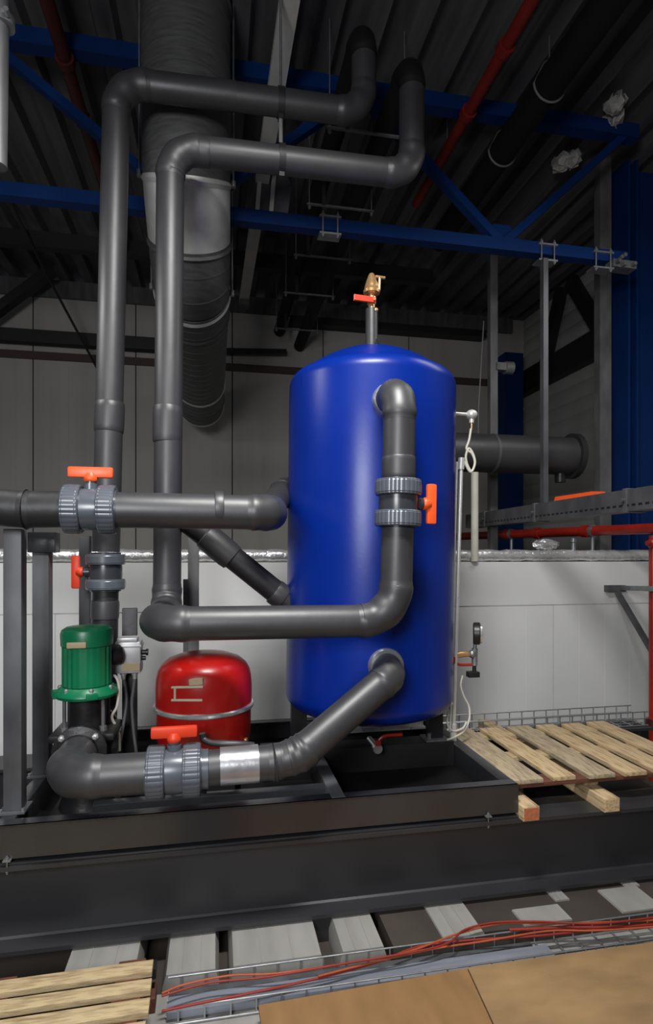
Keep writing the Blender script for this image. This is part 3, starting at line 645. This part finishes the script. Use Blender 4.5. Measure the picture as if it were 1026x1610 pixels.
b.bar(c+V((-0.05, 0.06, 0)), c+V((0.16, 0.06, -0.005)), 0.10, 0.06)
tag(b.build('bolted_plate', M['galv_dull']), 'bolted connection plate where the blue truss meets the blue column', 'plate')

# columns and struts at right
YC = 4.72; xl, xr_ = P(969, 600, YC).x, P(1075, 600, YC).x
hb = MB(); w = xr_-xl; d = 0.30; tf = 0.03
hb.span(xl, xl+0.022, YC-d/2, YC+d/2, -0.12, CEIL); hb.span(xr_-0.022, xr_, YC-d/2, YC+d/2, -0.12, CEIL); hb.span(xl+0.022, xr_-0.022, YC-0.012, YC+0.012, -0.12, CEIL)
hb.span(xl+0.085, xl+0.105, YC-d/2, YC-0.012, -0.12, CEIL)
tag(hb.build('steel_column', M['blue_steel']), 'massive blue steel column at the right edge, from behind the white wall up to the roof', 'column')
c2 = P(800, 700, 7.75)
b = MB(); b.span(c2.x-0.14, c2.x+0.14, 7.6, 7.9, -0.12, P(800, 560, 7.75).z+0.0); tag(b.build('steel_column', M['blue_steel']), 'distant dark blue steel column in the far right corner of the hall', 'column')
def strutcol(label, u, Y, w, d, z0, z1, m, name='strut_channel', slots=False):
    x = P(u, 650, Y).x; b = MB()
    b.extr([(-w/2, -d/2), (w/2, -d/2), (w/2, d/2), (w/2-0.012, d/2), (w/2-0.012, -d/2+0.012), (-w/2+0.012, -d/2+0.012), (-w/2+0.012, d/2), (-w/2, d/2)], (x, Y, z0), (1, 0, 0), (0, 1, 0), (0, 0, z1-z0))
    if slots:
        z = z0+0.1
        while z < z1-0.1: b.box((x, Y-d/2-0.001, z), (0.014, 0.004, 0.035)); z += 0.1
    return tag(b.build(name, m), label, 'strut')
strutcol('wide galvanised strut beside the blue column, rising from behind the white wall', 947, 4.62, 0.115, 0.08, -0.12, P(948, 245, 4.62).z, M['galv_dull'])
strutcol('slim grey strut hanging from the blue truss down to the cable channel', 855, 4.06, 0.040, 0.05, P(852, 806, 4.06).z, P(857, 408, 4.06).z, M['galv_post'])
strutcol('galvanised strut behind the big horizontal pipe, right of the tank', 774, 5.05, 0.075, 0.06, -0.12, P(774, 402, 5.05).z+0.05, M['galv_dull'])
c = P(788, 578, 5.05); b = MB(); b.box(c, (0.14, 0.09, 0.07)); b.lathe([(0.06, -0.04), (0.06, 0.04)], c+V((0.07, 0, 0)), (1, 0, 0), n=16); tag(b.build('strut_bracket', M['galv_dull']), 'small bracket on the strut near the far blue column', 'bracket')
b = MB(); b.tube([P(760, 505, 4.9), P(752, 640, 4.9), P(751, 690, 4.9)], 0.006, 8); tag(b.build('cable', M['cable_grey']), 'thin cable hanging in the dark right of the tank', 'cable')
# dark beam and braces along the right wall
b = MB(); b.bar((XR-0.10, 3.4, 4.20), (XR-0.10, 8.0, 4.20), 0.12, 0.34); tag(b.build('wall_beam', M['steel_dark']), 'dark horizontal beam running along the right side wall', 'beam')
for (ya, za, yb_, zb_, lab) in ((6.0, 4.3, 5.3, 5.2, 'dark diagonal brace above the wall beam, nearer the blue column'), (6.1, 4.3, 6.7, 5.2, 'dark diagonal brace above the wall beam, middle of the right wall'), (7.3, 4.3, 6.9, 5.2, 'dark diagonal brace above the wall beam, farthest right of the back corner')):
    b = MB(); b.bar((XR-0.12, ya, za), (XR-0.12, yb_, zb_), 0.10, 0.16); tag(b.build('wall_brace', M['steel_dark']), lab, 'brace')

# big grey horizontal pipe behind the tank
YG = 4.62; gz = P(800, 714, YG).z; gr = 0.165; xe = P(898, 714, YG).x
gp = thing('horizontal_pipe', (1.6, YG, gz-gr), 'big dark grey horizontal pipe with end flange behind the blue tank', 'pipe')
b = MB(); b.tube([(0.75, YG, gz), (1.5, YG, gz), (xe, YG, gz)], gr, 40); b.build('pipe_section', M['insul'], gp)
b = MB(); b.tube([(xe-0.02, YG, gz), (xe+0.03, YG, gz)], gr+0.035, 40); b.build('end_flange', M['insul_dark'], gp)
b = MB(); xs = P(772, 714, YG).x; b.tube([(xs-0.012, YG, gz), (xs+0.012, YG, gz)], gr+0.004, 40); b.build('seam_band', M['galv_post'], gp)
b = MB(); xv = P(880, 750, YG).x; b.lathe([(0.045, -gr-0.07), (0.05, -gr+0.01)], (xv, YG, gz), n=20); b.build('drain_stub', M['black_iron'], gp)
b = MB(); xx = P(774, 714, YG).x; b.bar((xx, YG+gr-0.02, gz), (xx, 5.03, gz), 0.04, 0.04); b.build('wall_clip', M['galv_dull'], gp)

# cable channel coming toward the viewer at right
XCH = 2.47; z0c = 1.975
ch = thing('cable_channel', (XCH, 4.0, z0c-0.065), 'grey slotted cable channel running from the right edge toward the back', 'cable channel')
b = MB(); b.extr([(-0.06, -0.065), (0.06, -0.065), (0.06, 0.065), (0.03, 0.065), (0.03, 0.05), (0.045, 0.05), (0.045, -0.05), (-0.045, -0.05), (-0.045, 0.05), (-0.03, 0.05), (-0.03, 0.065), (-0.06, 0.065)], (XCH, 2.0, z0c), (1, 0, 0), (0, 0, 1), (0, 3.3, 0))
b.build('channel', M['galv_post'], ch)
b = MB(); y = 2.1
while y < 5.2: b.box((XCH-0.0605, y, z0c-0.03), (0.003, 0.03, 0.012)); y += 0.055
b.build('slot_row', M['black'], ch)
for y in (3.05, 4.06, 4.9):
    b = MB(); b.box((XCH, y, z0c), (0.135, 0.035, 0.145), None, 0.003); b.lathe([(0.012, 0), (0.012, 0.02)], (XCH-0.067, y, z0c), (-1, 0, 0), n=6); b.build('coupling', M['galv_dull'], ch)
b = MB(); a, c = P(880, 772, 3.75), P(945, 768, 3.35); a = V((XCH+0.0, 3.80, z0c+0.066)); c = V((XCH+0.03, 3.42, z0c+0.066))
b.extr([(-0.055, 0), (0.055, 0), (0.05, 0.03), (-0.045, 0.03)], a, (1, 0, 0), (0, 0, 1), c-a)
tag(b.build('wedge_board', M['orange']), 'flat orange board lying on the grey cable channel', 'board')

# red fire pipe
ra, rb_ = P(1036, 829, 3.9), P(700, 845, 6.3); ra.z = rb_.z = 1.855; rr = 0.042
fp = thing('sprinkler_pipe', ra-V((0, 0, rr)), 'red sprinkler pipe crossing above the white wall at right', 'pipe')
b = MB(); b.tube([ra, ra.lerp(rb_, .5), rb_], rr, 20); b.build('pipe_section', M['red_pipe'], fp)
for f in (0.26, 0.47, 0.62):
    c = ra.lerp(rb_, f); d = (rb_-ra).normalized()*0.03
    b = MB(); b.tube([c-d, c+d], rr+0.012, 20); b.sphere(c+V((0, -0.02, -0.035)), 0.02); b.build('coupling', M['red_pipe'], fp)
for f, zz_ in (((YW+0.06-ra.y)/(rb_.y-ra.y), 1.592), (0.60, -0.12)):
    c = ra.lerp(rb_, f); b = MB(); b.lathe([(rr+0.014, -0.012), (rr+0.014, 0.012)], c, (rb_-ra), n=20); b.tube([c-V((0, 0, rr)), V((c.x, c.y, zz_))], 0.016, 12); b.build('support_leg', M['galv'], fp)
vp = G(1024, 1180, 0.5); vxx = ra.lerp(rb_, 0.02)
b = MB(); b.tube([V((vxx.x, vxx.y, 1.80)), V((vxx.x, vxx.y, 0.0)), V((vxx.x, vxx.y, -0.12))], 0.030, 20); b.build('drop_pipe', M['red_pipe'], fp)
b = MB(); b.sphere((vxx.x-0.03, vxx.y-0.03, 1.74), 0.04); b.lathe([(0.02, 0), (0.02, 0.04)], (vxx.x-0.05, vxx.y-0.04, 1.74), (-1, 0, 0), n=8); b.build('valve_cap', M['red_pipe'], fp)
b = MB(); b.lathe([(0.055, 0), (0.055, 0.06)], (vxx.x, vxx.y, 0.30), n=20); b.build('flange', M['red_dark'], fp)
# wall bracket
bk = P(965, 925, YW-0.02); t = thing('wall_bracket', bk, 'grey steel bracket with diagonal brace on the white wall at right', 'bracket')
b = MB(); b.box((bk.x, YW-0.03, bk.z), (0.17, 0.06, 0.055), None, 0.003); b.build('wall_plate', M['galv_post'], t)
e1 = P(1040, 926, 3.75)
b = MB(); b.bar((bk.x+0.05, YW-0.06, bk.z+0.005), e1, 0.045, 0.04); b.build('arm', M['galv'], t)
b = MB(); b.bar((bk.x, YW-0.06, bk.z-0.03), P(1028, 1030, 3.95), 0.035, 0.035); b.build('brace', M['galv_post'], t)

# foil wrapped pipe on top of the wall, with a foil lump
b = MB(); n = 150; pts = []; rs = []
for k in range(n+1):
    pts.append(V((-4+8.4*k/n, YW+0.045, 1.643+random.uniform(-.003, .003)))); rs.append(0.0475+random.uniform(-0.004, 0.004))
b.tube(pts, rs, 14); tag(b.build('foil_wrapped_pipe', M['foil']), 'crumpled foil-wrapped pipe lying along the top of the white wall', 'pipe')
c = P(858, 859, YW+0.05); b = MB(); b.sphere((c.x, YW+0.06, 1.735), 0.06, (2.1, 0.8, 0.75), 24)
for v in b.bm.verts: v.co += V((random.uniform(-.008, .008), random.uniform(-.008, .008), random.uniform(-.008, .008)))
tag(b.build('foil_bundle', M['foil']), 'small crumpled foil bundle on top of the white wall under the red pipe', 'foil bundle')
b = MB(); c = P(901, 850, YW+0.05); b.lathe([(0.02, 1.69), (0.02, 1.75), (0.03, 1.76), (0.03, 1.79)], (c.x, YW+0.05, 0), n=12); tag(b.build('pipe_support', M['galv']), 'small pipe stand on the white wall right of the foil bundle', 'support')

# wire basket tray at the foot of the white wall, right
def mesh_tray(name, label, x0, x1, y0, y1, z0, h, pitch, r, rz=0, nb=4, ns=2):
    t = thing(name, ((x0+x1)/2, (y0+y1)/2, z0), label, 'cable tray')
    for k in range(nb):
        b = MB(); b.tube([(x0, y0+(y1-y0)*k/(nb-1), z0), (x1, y0+(y1-y0)*k/(nb-1), z0)], r, 6); b.build('long_wire', M['wire'], t)
    for y in (y0, y1):
        for k in range(1, ns+1):
            b = MB(); b.tube([(x0, y, z0+h*k/ns), (x1, y, z0+h*k/ns)], r, 6); b.build('long_wire', M['wire'], t)
    x = x0+pitch/2
    while x < x1:
        b = MB(); b.tube([(x, y0, z0+h), (x, y0, z0), (x, y1, z0), (x, y1, z0+h)], r, 6); b.build('cross_wire', M['wire'], t); x += pitch
    return t
mesh_tray('wire_tray', 'wire basket cable tray at the foot of the white wall behind the pallet', 1.50, 3.18, 3.78, 3.96, 0.372, 0.10, 0.10, 0.005)

# ------------------------------------------------------------------ right pallet
yp0, yp1, zp = 2.64, 3.48, 0.520
pl = thing('wooden_pallet', (2.05, 3.05, 0.43), 'pale wooden pallet lying right of the skid on the long beam', 'pallet')
sl = [(1.452, 1.622), (1.680, 1.806), (1.874, 2.026), (2.078, 2.210), (2.262, 2.40), (2.455, 2.59)]
for i, (a, c) in enumerate(sl):
    b = MB(); b.span(a, c, yp0+random.uniform(-.008, .008), yp1+random.uniform(-.01, .01), zp-0.022, zp, 0.003); b.build('slat', M['wood_grey'] if i in (0, 2) else M['wood'], pl)
for y in (yp0+0.01, 3.0, yp1-0.11):
    b = MB(); b.span(1.452, 2.60, y, y+0.10, zp-0.044, zp-0.022, 0.002); b.build('stringer_board', M['wood_dark'] if y < 2.7 else M['wood_x'], pl)
for x in (1.50, 1.945, 2.50):
    for y in (2.70, 3.02, 3.36):
        if x < 2.0 : continue
        b = MB(); b.span(x-0.05, x+0.05, y, y+0.09, 0.40, zp-0.044, 0.003); b.build('block', M['wood'], pl)
for (u, v, lab) in ((835, 1291, 'red-ended wooden bearer under the pallet beside the skid'), (962, 1277, 'plain wooden bearer under the pallet, right one of the two sticking out')):
    g = G(u, v, 0.366); t = thing('wooden_bearer', (g.x, 2.9, 0.366), lab, 'timber')
    b = MB(); b.span(g.x-0.043, g.x+0.043, g.y-0.0, 3.95, 0.366, 0.366+0.068, 0.003); b.build('timber', M['wood'], t)
    b = MB(); b.span(g.x-0.038, g.x+0.038, g.y-0.003, g.y, 0.371, 0.429); b.build('end_grain', M['wood_end'] if u < 900 else M['wood'], t)
    WORLD.get(t.name)
# packers between bearers and pallet are the pallet's blocks
for x in (1.488, 1.945):
    for y in (2.72, 3.1, 3.42):
        b = MB(); b.span(x-0.04, x+0.04, y, y+0.08, 0.434, zp-0.044); b.build('block', M['wood'], pl)

# ------------------------------------------------------------------ near left pallet
p00 = G(-40, 1531, 0.10); p01 = G(247, 1492, 0.10); p10 = G(245, 1612, 0.10)
ex = (p01-p00).normalized(); ey = V((-ex.y, ex.x, 0))
org = p01; np_ = thing('wooden_pallet', (org.x-0.4, org.y-0.35, -0.12), 'near wooden pallet at the lower left corner, below the long beam', 'pallet')
Rn = Matrix((ex, ey, V((0, 0, 1)))).transposed()
def nb(m, name, a0, a1, b0, b1, z0, z1, bev=0.003):
    b = MB(); c = org+ex*((a0+a1)/2)+ey*((b0+b1)/2); b.box((c.x, c.y, (z0+z1)/2), (abs(a1-a0), abs(b1-b0), z1-z0), Rn, bev); return b.build(name, m, np_)
yy = -0.055
for k in range(8):
    w = (0.066, 0.060, 0.068, 0.062, 0.068, 0.066, 0.066, 0.066)[k]; nb(M['wood_x'], 'slat', -1.1, -0.003+random.uniform(-.006, .0), yy-w, yy, 0.078, 0.10); yy -= w+0.034
nb(M['steel_dark'], 'gap_shade', -1.1, 0, -0.055, 0.0, 0.02, 0.06)  # dark strip added for the shaded gap beyond the first slat
for a in (-0.09, -0.55, -1.0):
    nb(M['wood_dark'], 'stringer', a-0.05, a+0.05, -0.78, -0.01, -0.02, 0.078)
nb(M['wood_dark'], 'bottom_board', -1.1, 0, -0.10, -0.01, -0.12, -0.02); nb(M['wood_dark'], 'bottom_board', -1.1, 0, -0.78, -0.69, -0.12, -0.02)

# ------------------------------------------------------------------ plywood boards and the cable tray in front
ZP = 0.0
a = G(735, 1521, ZP); c = G(406, 1579, ZP); d = G(1026, 1481, ZP); e = G(777, 1612, ZP)
def board(name, label, poly, z, th, m):
    b = MB(); vs = [b.bm.verts.new((p[0], p[1], z-th)) for p in poly]; f = b.bm.faces.new(vs)
    r = bmesh.ops.extrude_face_region(b.bm, geom=[f])
    for v in r['geom']:
        if isinstance(v, bmesh.types.BMVert): v.co.z = z
    return tag(b.build(name, m), label, 'board')
dirx = (d-a).normalized(); ydir = (e-a).normalized()
dd = a+dirx*1.5
board('plywood_board', 'tan plywood board at the lower right corner of the floor', [a, dd, dd+ydir*1.3, a+ydir*1.3], ZP, 0.02, M['ply'])
c2_ = a+V((-0.004, 0, 0)); dl = (c-a).normalized(); ec = c+ (G(411, 1612, ZP)-c).normalized()*1.3
board('plywood_board', 'darker brown plywood board at bottom centre, left of the tan one', [c2_, c2_+ydir*1.3, ec, c], ZP-0.003, 0.018, M['ply2'])
for (x0, x1, y0, y1, lab) in ((0.02, 0.12, 0.8, 2.0, 'timber batten under the bottom centre plywood'), (0.75, 0.85, 0.9, 2.05, 'timber batten under the tan plywood')):
    b = MB(); b.span(x0, x1, y0, y1, -0.12, -0.0215); tag(b.build('batten', M['wood_dark']), lab, 'batten')
tl = G(236, 1540, 0.0); trr = G(800, 1466, 0.0)
mesh_tray('wire_tray', 'wire basket cable tray with red cables in front of the long beam', -0.185, 2.3, 2.165, 2.325, -0.066, 0.060, 0.095, 0.0034, nb=5, ns=1)
b = MB(); b.span(-0.18, 1.40, 2.185, 2.262, -0.040, -0.036); b.span(-0.18, 1.40, 2.185, 2.188, -0.0625, -0.04); b.span(-0.18, 1.40, 2.259, 2.262, -0.0625, -0.04); tag(b.build('cover_strip', M['strip']), 'flat zinc cover strip lying in the foreground wire tray', 'metal strip')
b = MB(); b.span(-0.18, 1.35, 2.275, 2.312, -0.062, -0.050); 
x = -0.13
while x < 1.3: b.box((x, 2.29, -0.0495), (0.05, 0.012, 0.003)); x += 0.11
tag(b.build('slotted_strip', M['galv_post']), 'dark slotted metal strip along the back of the foreground wire tray', 'metal strip')
cab = [([(254, 1590), (300, 1580), (420, 1556), (520, 1533), (600, 1510), (660, 1488), (740, 1478), (860, 1470), (1040, 1450), (1130, 1440)], 0.0, 'cable_red', 'dark red cable along the front of the foreground wire tray', 0.0048),
       ([(254, 1562), (290, 1548), (360, 1534), (440, 1530), (560, 1512), (640, 1497), (720, 1468), (790, 1452), (880, 1452), (1040, 1446), (1130, 1436)], 0.02, 'cable_orange', 'orange-red cable snaking along the back of the foreground wire tray', 0.004),
       ([(254, 1566), (330, 1545), (420, 1536), (540, 1515), (690, 1488), (730, 1462), (780, 1450), (850, 1449), (940, 1452), (1040, 1441), (1130, 1434)], 0.03, 'cable_red', 'red cable arching highest over the foreground wire tray', 0.004),
       ([(500, 1535), (590, 1512), (680, 1492), (760, 1480), (860, 1464), (940, 1463), (1040, 1456), (1130, 1446)], 0.01, 'cable_orange', 'orange cable lying beside the zinc cover strip', 0.0038),
       ([(800, 1462), (900, 1458), (960, 1458), (1040, 1452), (1130, 1442)], 0.0, 'cable_red', 'short thick red cable at the right end of the wire tray', 0.007)]
for pts, z, m, lab, r_ in cab:
    b = MB(); b.tube(spline([G(u, v, z) for u, v in pts], 6), r_, 10); tag(b.build('cable', M[m]), lab, 'cable', None)

# ------------------------------------------------------------------ things under the roof
# pale rail
xr0, xr1 = 0.42, 0.345
rl = thing('ceiling_rail', (0.39, 5, 4.86), 'pale grey rail running under the roof behind the two bent pipes', 'rail')
b = MB(); b.bar((xr0+0.01, 2.8, 4.90), (xr1, 7.45, 4.90), 0.115, 0.06); b.build('rail', M['rail_light'], rl)
for y in (3.1, 5.4, 7.3):
    b = MB(); b.tube([(0.39, y, 4.92), (0.39, y, CEIL)], 0.007, 8); b.build('hanger_rod', M['galv'], rl)
b = MB(); b.span(0.29, 0.41, 7.3, 7.44, 4.80, 4.88); b.build('end_cap', M['galv_dull'], rl)
# added pale plate shaped like a blurred light ghost under the rail
f0 = P(415, 300, 5.0)
cv = thing('ghost_plate', (f0.x, 5.0, f0.z-0.3), 'added pale tapered plate standing in for a light ghost below the ceiling rail', 'plate')
b = MB(); b.extr([(-0.17, -0.22), (0.20, -0.22), (0.24, 0.06), (0.19, 0.20), (-0.12, 0.20)], (f0.x, 5.0, f0.z), (1, 0, 0), (0, 0, 1), (0, 0.02, 0)); b.build('plate', M['galv_post'], cv)
for dx in (-0.05, 0.07):
    b = MB(); b.bar((f0.x+dx-0.02, 4.985, f0.z-0.30), (f0.x+dx+0.02, 4.985, f0.z+0.2), 0.035, 0.02, up=(0, 1, 0)); b.build('rib', M['rail_light'], cv)
b = MB(); b.tube([(f0.x, 5.01, f0.z+0.18), (0.385, 5.01, 4.88)], 0.008, 8); b.build('hanger_rod', M['galv'], cv)
# pipe hanger on both bent pipes
hx = P(441, 160, Y1).x; h1 = 4.255
ph = thing('pipe_hanger', (hx, Y1, 3.9), 'threaded rod hanger clamping both bent insulated pipes in front of the pale rail', 'pipe hanger')
b = MB(); b.tube([(hx, Y1, h1+0.06), (hx, Y1, CEIL)], 0.008, 10); b.build('rod', M['galv'], ph)
b = MB(); b.tube([(hx, Y1-0.01, 3.96), (hx, Y1, h1-0.06)], 0.012, 10); b.build('rod', M['chrome'], ph)
for (yy_, zz_, r_) in ((Y1, h1-0.001, r1), (Y2, zr2, rp)):
    b = MB(); b.tube([(hx-0.018, yy_, zz_), (hx+0.018, yy_, zz_+0.0003)], r_+0.006, 28); b.box((hx, yy_, zz_-r_-0.012), (0.03, 0.04, 0.03)); b.build('clamp', M['insul_dark'], ph)
# trapeze hangers for the black pipes
for k, y in enumerate((3.75, 4.6, 5.4, 6.2, 7.2)):
    lab = ('nearest', 'second', 'third', 'fourth', 'farthest')[k]+' thin trapeze hanger carrying the black pipes under the roof'
    t = thing('trapeze_hanger', (1.0, y, 4.48), lab, 'pipe hanger', 'trapeze hangers under the roof')
    b = MB(); b.box((1.0, y, 4.4925), (0.56, 0.02, 0.012)); b.build('bar', M['galv_dull'], t)
    for x in (0.74, 1.26):
        b = MB(); b.tube([(x, y, 4.45), (x, y, CEIL)], 0.004, 8); b.lathe([(0.013, 0), (0.013, 0.02)], (x, y, 4.46), n=6); b.build('rod', M['galv'], t)
    b = MB(); b.bar((0.857, y, 4.49), (0.857, y, 4.688), 0.03, 0.03); b.build('packer', M['steel_dark'], t)
# red sprinkler lines under the roof
def yline(name, label, ua, va, z, y0, y1, r_, m, cat='pipe', rings=()):
    g_t = (z-CAMZ)*F/(HY-va); a = (ua-CX)/F; x = g_t*(ST+a*CT)
    t = thing(name, (x, (y0+y1)/2, z-r_), label, cat)
    b = MB(); b.tube([(x, y0, z), (x, (y0+y1)/2, z), (x, y1, z)], r_, 24); b.build('pipe_section', m, t)
    for v in rings:
        tt = (z-CAMZ)*F/(HY-v); u = 340+(ua-340)*(HY-v)/(HY-va); y = tt*(CT-(u-CX)/F*ST)
        b = MB(); b.tube([(x, y-0.03, z), (x, y+0.03, z)], r_+0.016, 24); b.build('coupling', m, t)
    return t, x
t, x = yline('sprinkler_pipe', 'red sprinkler pipe running away under the roof at upper right', 808, 50, 4.98, 2.0, 5.2, 0.042, M['red_roof'], 'pipe', (75, 178))
for y in (3.0, 4.45):
    b = MB(); b.tube([(x, y, 5.01), (x, y, CEIL)], 0.006, 8); b.build('hanger_rod', M['galv'], t)
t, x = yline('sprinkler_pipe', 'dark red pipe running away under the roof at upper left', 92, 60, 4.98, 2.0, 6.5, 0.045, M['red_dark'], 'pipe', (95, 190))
for y in (3.2, 5.0, 6.3):
    b = MB(); b.tube([(x, y, 5.01), (x, y, CEIL)], 0.006, 8); b.build('hanger_rod', M['galv'], t)
# black round pipe with loop hangers
t, x = yline('black_pipe', 'wide black pipe in loop hangers under the roof at upper right', 873, 120, 4.88, 1.8, 5.6, 0.105, M['insul_black'])
for v in (143, 248):
    tt = (4.88-CAMZ)*F/(HY-v+10); u = 340+(873-340)*(HY-v)/(HY-120); y = tt*(CT-(u-CX)/F*ST)
    b = MB(); b.tube([(x+0.115*math.cos(a_), y, 4.88+0.115*math.sin(a_)) for a_ in [math.pi+math.pi*k/14 for k in range(15)]], 0.008, 8)
    b.tube([(x-0.115, y, 4.88), (x-0.04, y, 5.03), (x, y, 5.06), (x, y, CEIL)], 0.005, 8); b.tube([(x+0.115, y, 4.88), (x+0.04, y, 5.03), (x, y, 5.06)], 0.005, 8)
    b.build('loop_hanger', M['galv'], t)
# pale foam lumps stuck to the roof
for (u, v, lab) in ((966, 164, 'upper pale foam lump under the roof at the far right'), (964, 187, 'lower of the pair of pale foam lumps at the far right'), (881, 256, 'left pale foam lump under the roof near the truss diagonal'), (900, 250, 'right pale foam lump under the roof near the truss diagonal')):
    zc = CEIL-0.06; tt = (zc-CAMZ)*F/(HY-v); a_ = (u-CX)/F; p = V((tt*(ST+a_*CT), tt*(CT-a_*ST), zc))
    b = MB(); b.sphere(p, 0.07, (0.9, 1.3, 0.9), 14)
    for vv in b.bm.verts: vv.co += V([random.uniform(-.02, .02) for _ in range(3)])
    tag(b.build('foam_lump', M['foam']), lab, 'foam')
# grey vertical pipe top left
gx = P(6, 100, 2.7)
gt = thing('downpipe', (gx.x, 2.7, 3.55), 'pale grey vertical pipe hanging from the roof at the upper left edge', 'pipe')
b = MB(); b.tube([(gx.x-0.005, 2.7, CEIL), (P(0, 250, 2.7).x-0.012, 2.7, P(0, 262, 2.7).z)], 0.040, 20); b.build('pipe_section', M['galv_dull'], gt)
b = MB(); zz_ = P(8, 35, 2.7).z; b.tube([(gx.x-0.004, 2.7, zz_-0.02), (gx.x-0.004, 2.7, zz_+0.02)], 0.048, 20); b.lathe([(0.012, 0), (0.012, 0.03)], (gx.x+0.03, 2.66, zz_), (0, -1, 0), n=6); b.build('clamp', M['galv'], gt)
# dark members at left back
b = MB(); b.bar((-3.6, 6.7, 5.05), (2.6, 6.7, 5.05), 0.10, 0.17); tag(b.build('purlin', M['steel_dark']), 'dark horizontal purlin under the roof far behind the left pipes', 'beam')
zw = P(100, 531, 7.85).z
b = MB(); b.bar((-3.4, 7.9, zw), (-0.35, 7.9, zw), 0.12, 0.16); tag(b.build('wall_rail', M['steel_dark']), 'dark horizontal steel rail across the back wall at left', 'beam')
b = MB(); b.bar((-0.6+0.55, 7.9, P(352, 551, 7.85).z), (0.95, 7.9, P(455, 552, 7.85).z), 0.06, 0.07); tag(b.build('wall_rail', M['black']), 'short black rail on the back wall between the duct end and the tank', 'beam')
b = MB(); a1, a2 = P(-40, 515, 7.6), P(82, 425, 7.6); b.bar(a1, a2, 0.10, 0.16, up=(0, 1, 0)); tag(b.build('wall_brace', M['steel_dark']), 'dark diagonal brace in front of the back wall at far left', 'brace')
b = MB(); b.tube([P(8, 300, 6.2), P(75, 435, 6.9), P(152, 578, 7.7)], 0.016, 8); tag(b.build('tie_rod', M['steel_dark']), 'thin sloping tie rod behind the leftmost tall pipe', 'rod')
# dark cable tray line far behind the tank
z_ = P(690, 512, 7.7).z
b = MB(); b.bar((1.0, 7.95, z_), (3.9, 7.95, z_), 0.2, 0.10); tag(b.build('cable_ladder', M['steel_dark']), 'dark cable ladder high on the back wall behind the safety valve', 'cable ladder')

# ------------------------------------------------------------------ camera, lamps, added wall fills, world
cam = bpy.data.cameras.new('camera'); co = bpy.data.objects.new('camera', cam); C.objects.link(co)
cam.sensor_fit = 'AUTO'; cam.sensor_width = 36; cam.lens = F/1610*36
cam.shift_y = (HY-805)/1610; cam.clip_start = 0.05
co.location = (0, 0, CAMZ); co.rotation_euler = (math.pi/2, 0, -TH)
bpy.context.scene.camera = co
def area(name, loc, target, sx_, sy_, power, col=(1, 1, 1)):
    l = bpy.data.lights.new(name, 'AREA'); l.shape = 'RECTANGLE'; l.size = sx_; l.size_y = sy_; l.energy = power; l.color = col
    o = bpy.data.objects.new(name, l); C.objects.link(o); o.location = loc
    o.rotation_euler = (V(target)-V(loc)).to_track_quat('-Z', 'Y').to_euler(); return o
area('hall_lamp', (0.35, 1.25, 4.35), (0.4, 2.5, 0.4), 1.0, 0.35, 68, (1, 0.99, 0.97)).data.spread = math.radians(135)
area('hall_daylight', (-1.2, -1.2, 2.5), (-0.2, 4.2, 1.0), 1.2, 1.0, 84, (0.97, 0.985, 1))
area('wall_fill', (2.6, 2.9, 3.9), (2.5, 4.4, 0.8), 1.6, 0.6, 13, (1, 0.99, 0.97))  # added fill without a real fixture, brightens the right of the white wall
area('wall_fill', (-1.7, 2.9, 3.4), (-0.9, 4.4, 0.9), 0.8, 0.3, 12, (1, 0.99, 0.97))  # second added fill, lifts the left of the white wall
w = bpy.data.worlds.new('hall_air'); bpy.context.scene.world = w; w.use_nodes = True
bg = w.node_tree.nodes['Background']; bg.inputs['Color'].default_value = (0.8, 0.85, 1, 1); bg.inputs['Strength'].default_value = 0.06
vs = bpy.context.scene.view_settings
vs.view_transform = 'Standard'; vs.look = 'None'; vs.exposure = 0.38; vs.gamma = 1
